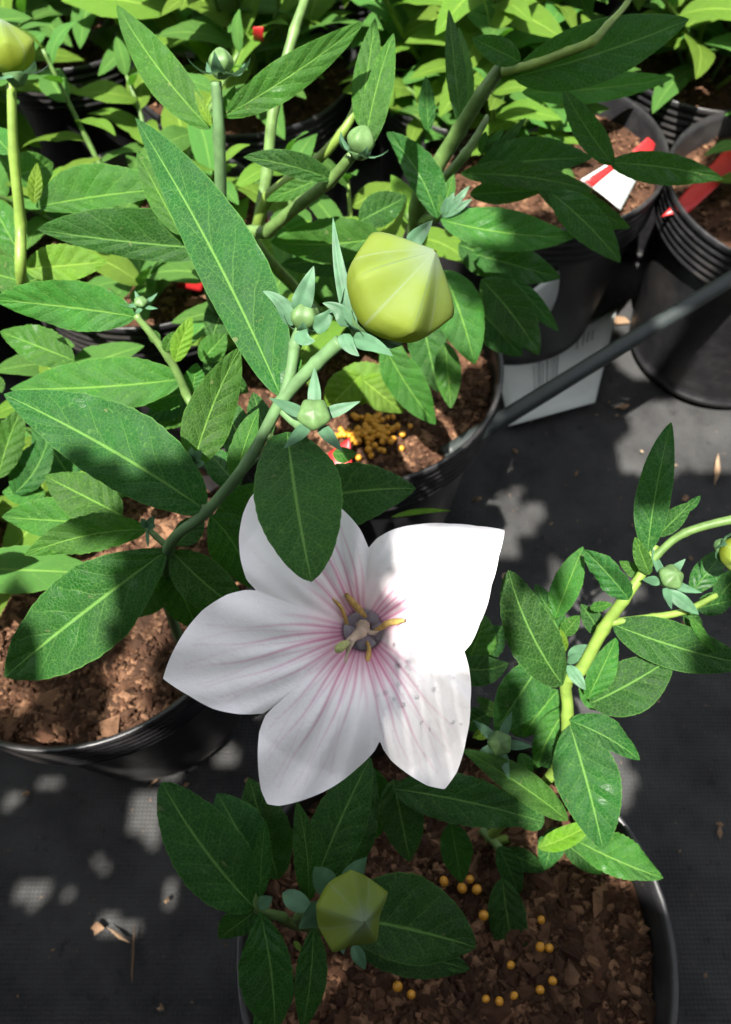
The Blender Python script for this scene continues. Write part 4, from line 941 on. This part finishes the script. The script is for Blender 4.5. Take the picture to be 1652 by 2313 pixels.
SHADE=[(.205,'d',[(600,1200),(560,1290),(450,1450),(400,1510),(560,1500),(650,1650),(600,1770),(750,1700),(820,1620),(830,1500),(800,1400),(700,1350),(780,1220),(850,1250),(850,1350),(840,1450),(860,1200),(700,1500),(560,1400),(1155,1185),(1165,1250),(1125,1330),(1090,1400),(1000,1135),(1080,1140),(900,1135),(1080,1600),(1065,1700),(1000,1795),(900,1765),(840,1560),(800,1660)]),
(.195,'d',[(650,1000),(600,1080),(700,1080),(680,1200),(690,1270),(740,1150)]),(.237,'d',[(250,1060),(350,1050),(400,1100),(430,1040),(200,1030),(300,1100)]),
(.24,'d',[(790,1090)]),(.265,'d',[(220,1160),(280,1170),(60,1440),(40,1480)]),(.255,'d',[(300,1300),(340,1250),(290,1380),(430,1260),(450,1300)]),
(.262,'d',[(420,1800),(500,1900),(580,2000),(560,1880),(660,1850),(790,2020),(930,2050),(600,2150),(700,2150),(900,1750),(1000,1800),(720,2000),(850,1950)]),(.285,'d',[(1100,1850),(1000,1850)]),(.325,'d',[(1130,2050)]),
(.146,'z',[(1300,2000),(1200,2150),(1400,2100),(1000,2180),(1100,1950),(200,1560),(380,1500),(250,1420),(430,1560),(180,1500)]),
(0,'z',[(1550,1600),(1500,1800),(1550,1200),(1580,1400),(1560,2000),(1550,1120),(1450,1120),(1200,1050),(1300,1000),(1100,1100),(1200,1180),(1350,1150),(1010,1150),(1060,1180),(1110,1160),(1150,1120),(1160,1200),(1080,1060),(1250,1130),(1400,1180),(1430,1250),(1480,1400),(1480,1500),(1450,1650),(1500,1700),(1580,1750),(1530,1950),(1600,1500),(1610,1250),(1620,1100),(1300,1220),(1090,1330),(1120,1260),(1100,1400),(960,1120),(1600,1850),(1480,2150),(200,1750),(100,1850),(40,1750),(30,1950),(120,2060),(320,2130),(420,1950),(480,1800),(440,1740),(330,1740),(240,1850),(170,1830),(60,1680),(150,1680),(520,1780),(540,1650),(450,1640),(300,2000),(400,2050),(200,2150),(60,2150),(450,2150),(350,1920),(150,1930),(250,1700)]),
(.298,'d',[(1150,100),(1300,150),(1400,100),(1100,240)]),(.335,'d',[(1250,400),(1150,360),(1300,530),(1200,520),(1450,380),(1280,300),(1010,100)]),(.375,'d',[(1100,700),(1180,720)]),
(.01,'z',[(1200,850),(1150,800),(1300,800),(1150,900),(1250,890),(1320,860),(1340,760),(1250,760),(1320,720),(1350,820)]),(.1,'z',[(1250,640)]),(.16,'z',[(1020,990),(1080,950),(1150,900),(1230,850),(1300,810),(1400,750),(1500,690),(1600,620),(1520,420),(1600,370)]),(.257,'d',[(1440,1080),(1470,1030)]),(.28,'d',[(1285,1260),(1580,1440),(1590,1300),(1560,1370)]),
]

HOLES = [(320, 1830, 0, .013), (305, 1795, 0, .011), (345, 1795, 0, .010), (390, 1690, 0, .012), (370, 1715, 0, .008), (500, 1680, 0, .008), (60, 1985, 0, .008), (85, 1980, 0, .006), (230, 2060, 0, .007), (275, 2070, 0, .005),
         (100, 1740, 0, .006), (212, 1920, 0, .005), (370, 1990, 0, .005), (140, 1990, 0, .004), (740, 2170, .146, .005), (20, 1780, 0, .005), (290, 1620, .08, .010), (200, 1640, .09, .007), (60, 1540, .14, .008)]  # gaps in the blocker, shaped to drop sun flecks
PART = [(.207, 'd', [(960, 1550), (1020, 1500), (1020, 1650), (985, 1740), (920, 1700), (890, 1560), (900, 1650), (870, 1640), (930, 1470), (1000, 1720), (1030, 1580), (890, 1500), (960, 1640)])]  # points meant to get only part of the sun
def shade_blocker(zc=.92, g=.0045):
    P, L, PR_ = [], [], []
    for lab, S_ in ((1, LIT), (0, SHADE), (2, PART)):
        for v, kd, pts in S_:
            for x, y in pts:
                p = (x * W0 / 1624., y * W0 / 1624.); w = at(p, v) if kd == 'd' else onz(p, v)
                w = w + SUNV * ((zc - w.z) / SUNV.z); P.append((w.x, w.y)); L.append(lab); PR_.append(.014 if v in (.205, .207, .2, .213, .232, .195, .275) else 0)
    P = np.array(P); L = np.array(L); PR_ = np.array(PR_)
    x0, y0 = P.min(0) - .12; x1, y1 = P.max(0) + .12
    nx, ny = int((x1 - x0) / g), int((y1 - y0) / g)
    X, Y = np.meshgrid(x0 + (np.arange(nx) + .5) * g, y0 + (np.arange(ny) + .5) * g, indexing='ij')
    ds = np.empty(X.shape); dl = np.empty(X.shape); dp = np.empty(X.shape)
    for i in range(nx):
        D = np.hypot(X[i][:, None] - P[:, 0], Y[i][:, None] - P[:, 1]) - PR_
        ds[i] = np.where(L == 0, D, 9).min(-1); dl[i] = np.where(L == 1, D, 9).min(-1); dp[i] = np.where(L == 2, D, 9).min(-1)
    part = (dp < ds) & (dp < dl)
    cell = (ds < dl) & (ds < .14) & ~part
    for x, y, z, r in HOLES:
        w = onz((x * W0 / 1624., y * W0 / 1624.), z); w = w + SUNV * ((zc - w.z) / SUNV.z)
        an = random.uniform(0, 3.1); dx = (X - w.x) * math.cos(an) + (Y - w.y) * math.sin(an); dy = (Y - w.y) * math.cos(an) - (X - w.x) * math.sin(an)
        cell &= np.hypot(dx * .8, dy * 1.35) * (1 + .25 * np.sin(3 * np.arctan2(dy, dx) + an)) > r * .8
    ids = {}; V, F = [], []
    def vid(i, j):
        if (i, j) not in ids:
            ids[(i, j)] = len(V); V.append((x0 + i * g, y0 + j * g, zc + .004 * math.sin(i * .04) * math.cos(j * .03)))
        return ids[(i, j)]
    for i in range(nx):
        for j in range(ny):
            if part[i, j]:                                        # gapped slats added to thin the sun on one petal
                k0 = len(V); xa, ya = x0 + i * g, y0 + j * g; V += [(xa, ya, zc), (xa + g * .80, ya, zc), (xa + g * .80, ya + g, zc), (xa, ya + g, zc)]; F.append((k0, k0 + 1, k0 + 2, k0 + 3))
            if cell[i, j]: F.append((vid(i, j), vid(i + 1, j), vid(i + 1, j + 1), vid(i, j + 1)))
    e = empty('shade_blocker', (-.9, -.38, 0)); tag(e, 'added unseen black sheet, cut to cast shade, on a pole frame above the pots', 'light blocker')
    o = mesh('cloth', V, F, M_BLOCKER, e, smooth=False); md = o.modifiers.new('thickness', 'SOLIDIFY'); md.thickness = .001  # added sheet, shaped to cast the wanted shadow
    xs = np.linspace(-.85, .95, 60); zs = np.linspace(.02, zc, 8)          # unseen screen added behind the camera to cut sky light
    V3 = [(x, -.38 + .02 * math.sin(x * 21) * (1 - z), z) for x in xs for z in zs]
    o = mesh('sky_screen', V3, gridF(60, 8), M_BLOCKER, e); md = o.modifiers.new('thickness', 'SOLIDIFY'); md.thickness = .001
    zs = np.linspace(.02, .5, 6)
    for xc, yb in ((-.52, .12), (.66, .22)):                     # low screens added left and right, also against sky light
        V3 = [(xc + .015 * math.sin(y * 27) * (1 - z), y, z) for y in np.linspace(-.38, yb, 24) for z in zs]
        o = mesh('sky_screen', V3, gridF(24, 6), M_BLOCKER, e); md = o.modifiers.new('thickness', 'SOLIDIFY'); md.thickness = .001
    for a, b in (((-.9, -.38, 0), (-.9, -.38, zc)), ((.9, -.38, 0), (.9, -.38, zc)), ((-.9, -.38, zc), (.9, -.38, zc))):  # frame added to carry the blocker
        V2, F2 = tube_pts([a, tuple((u + v) / 2 for u, v in zip(a, b)), b], [.012] * 3, 10); mesh('pole', V2, F2, M_TUBE, e, loc=a)
shade_blocker()
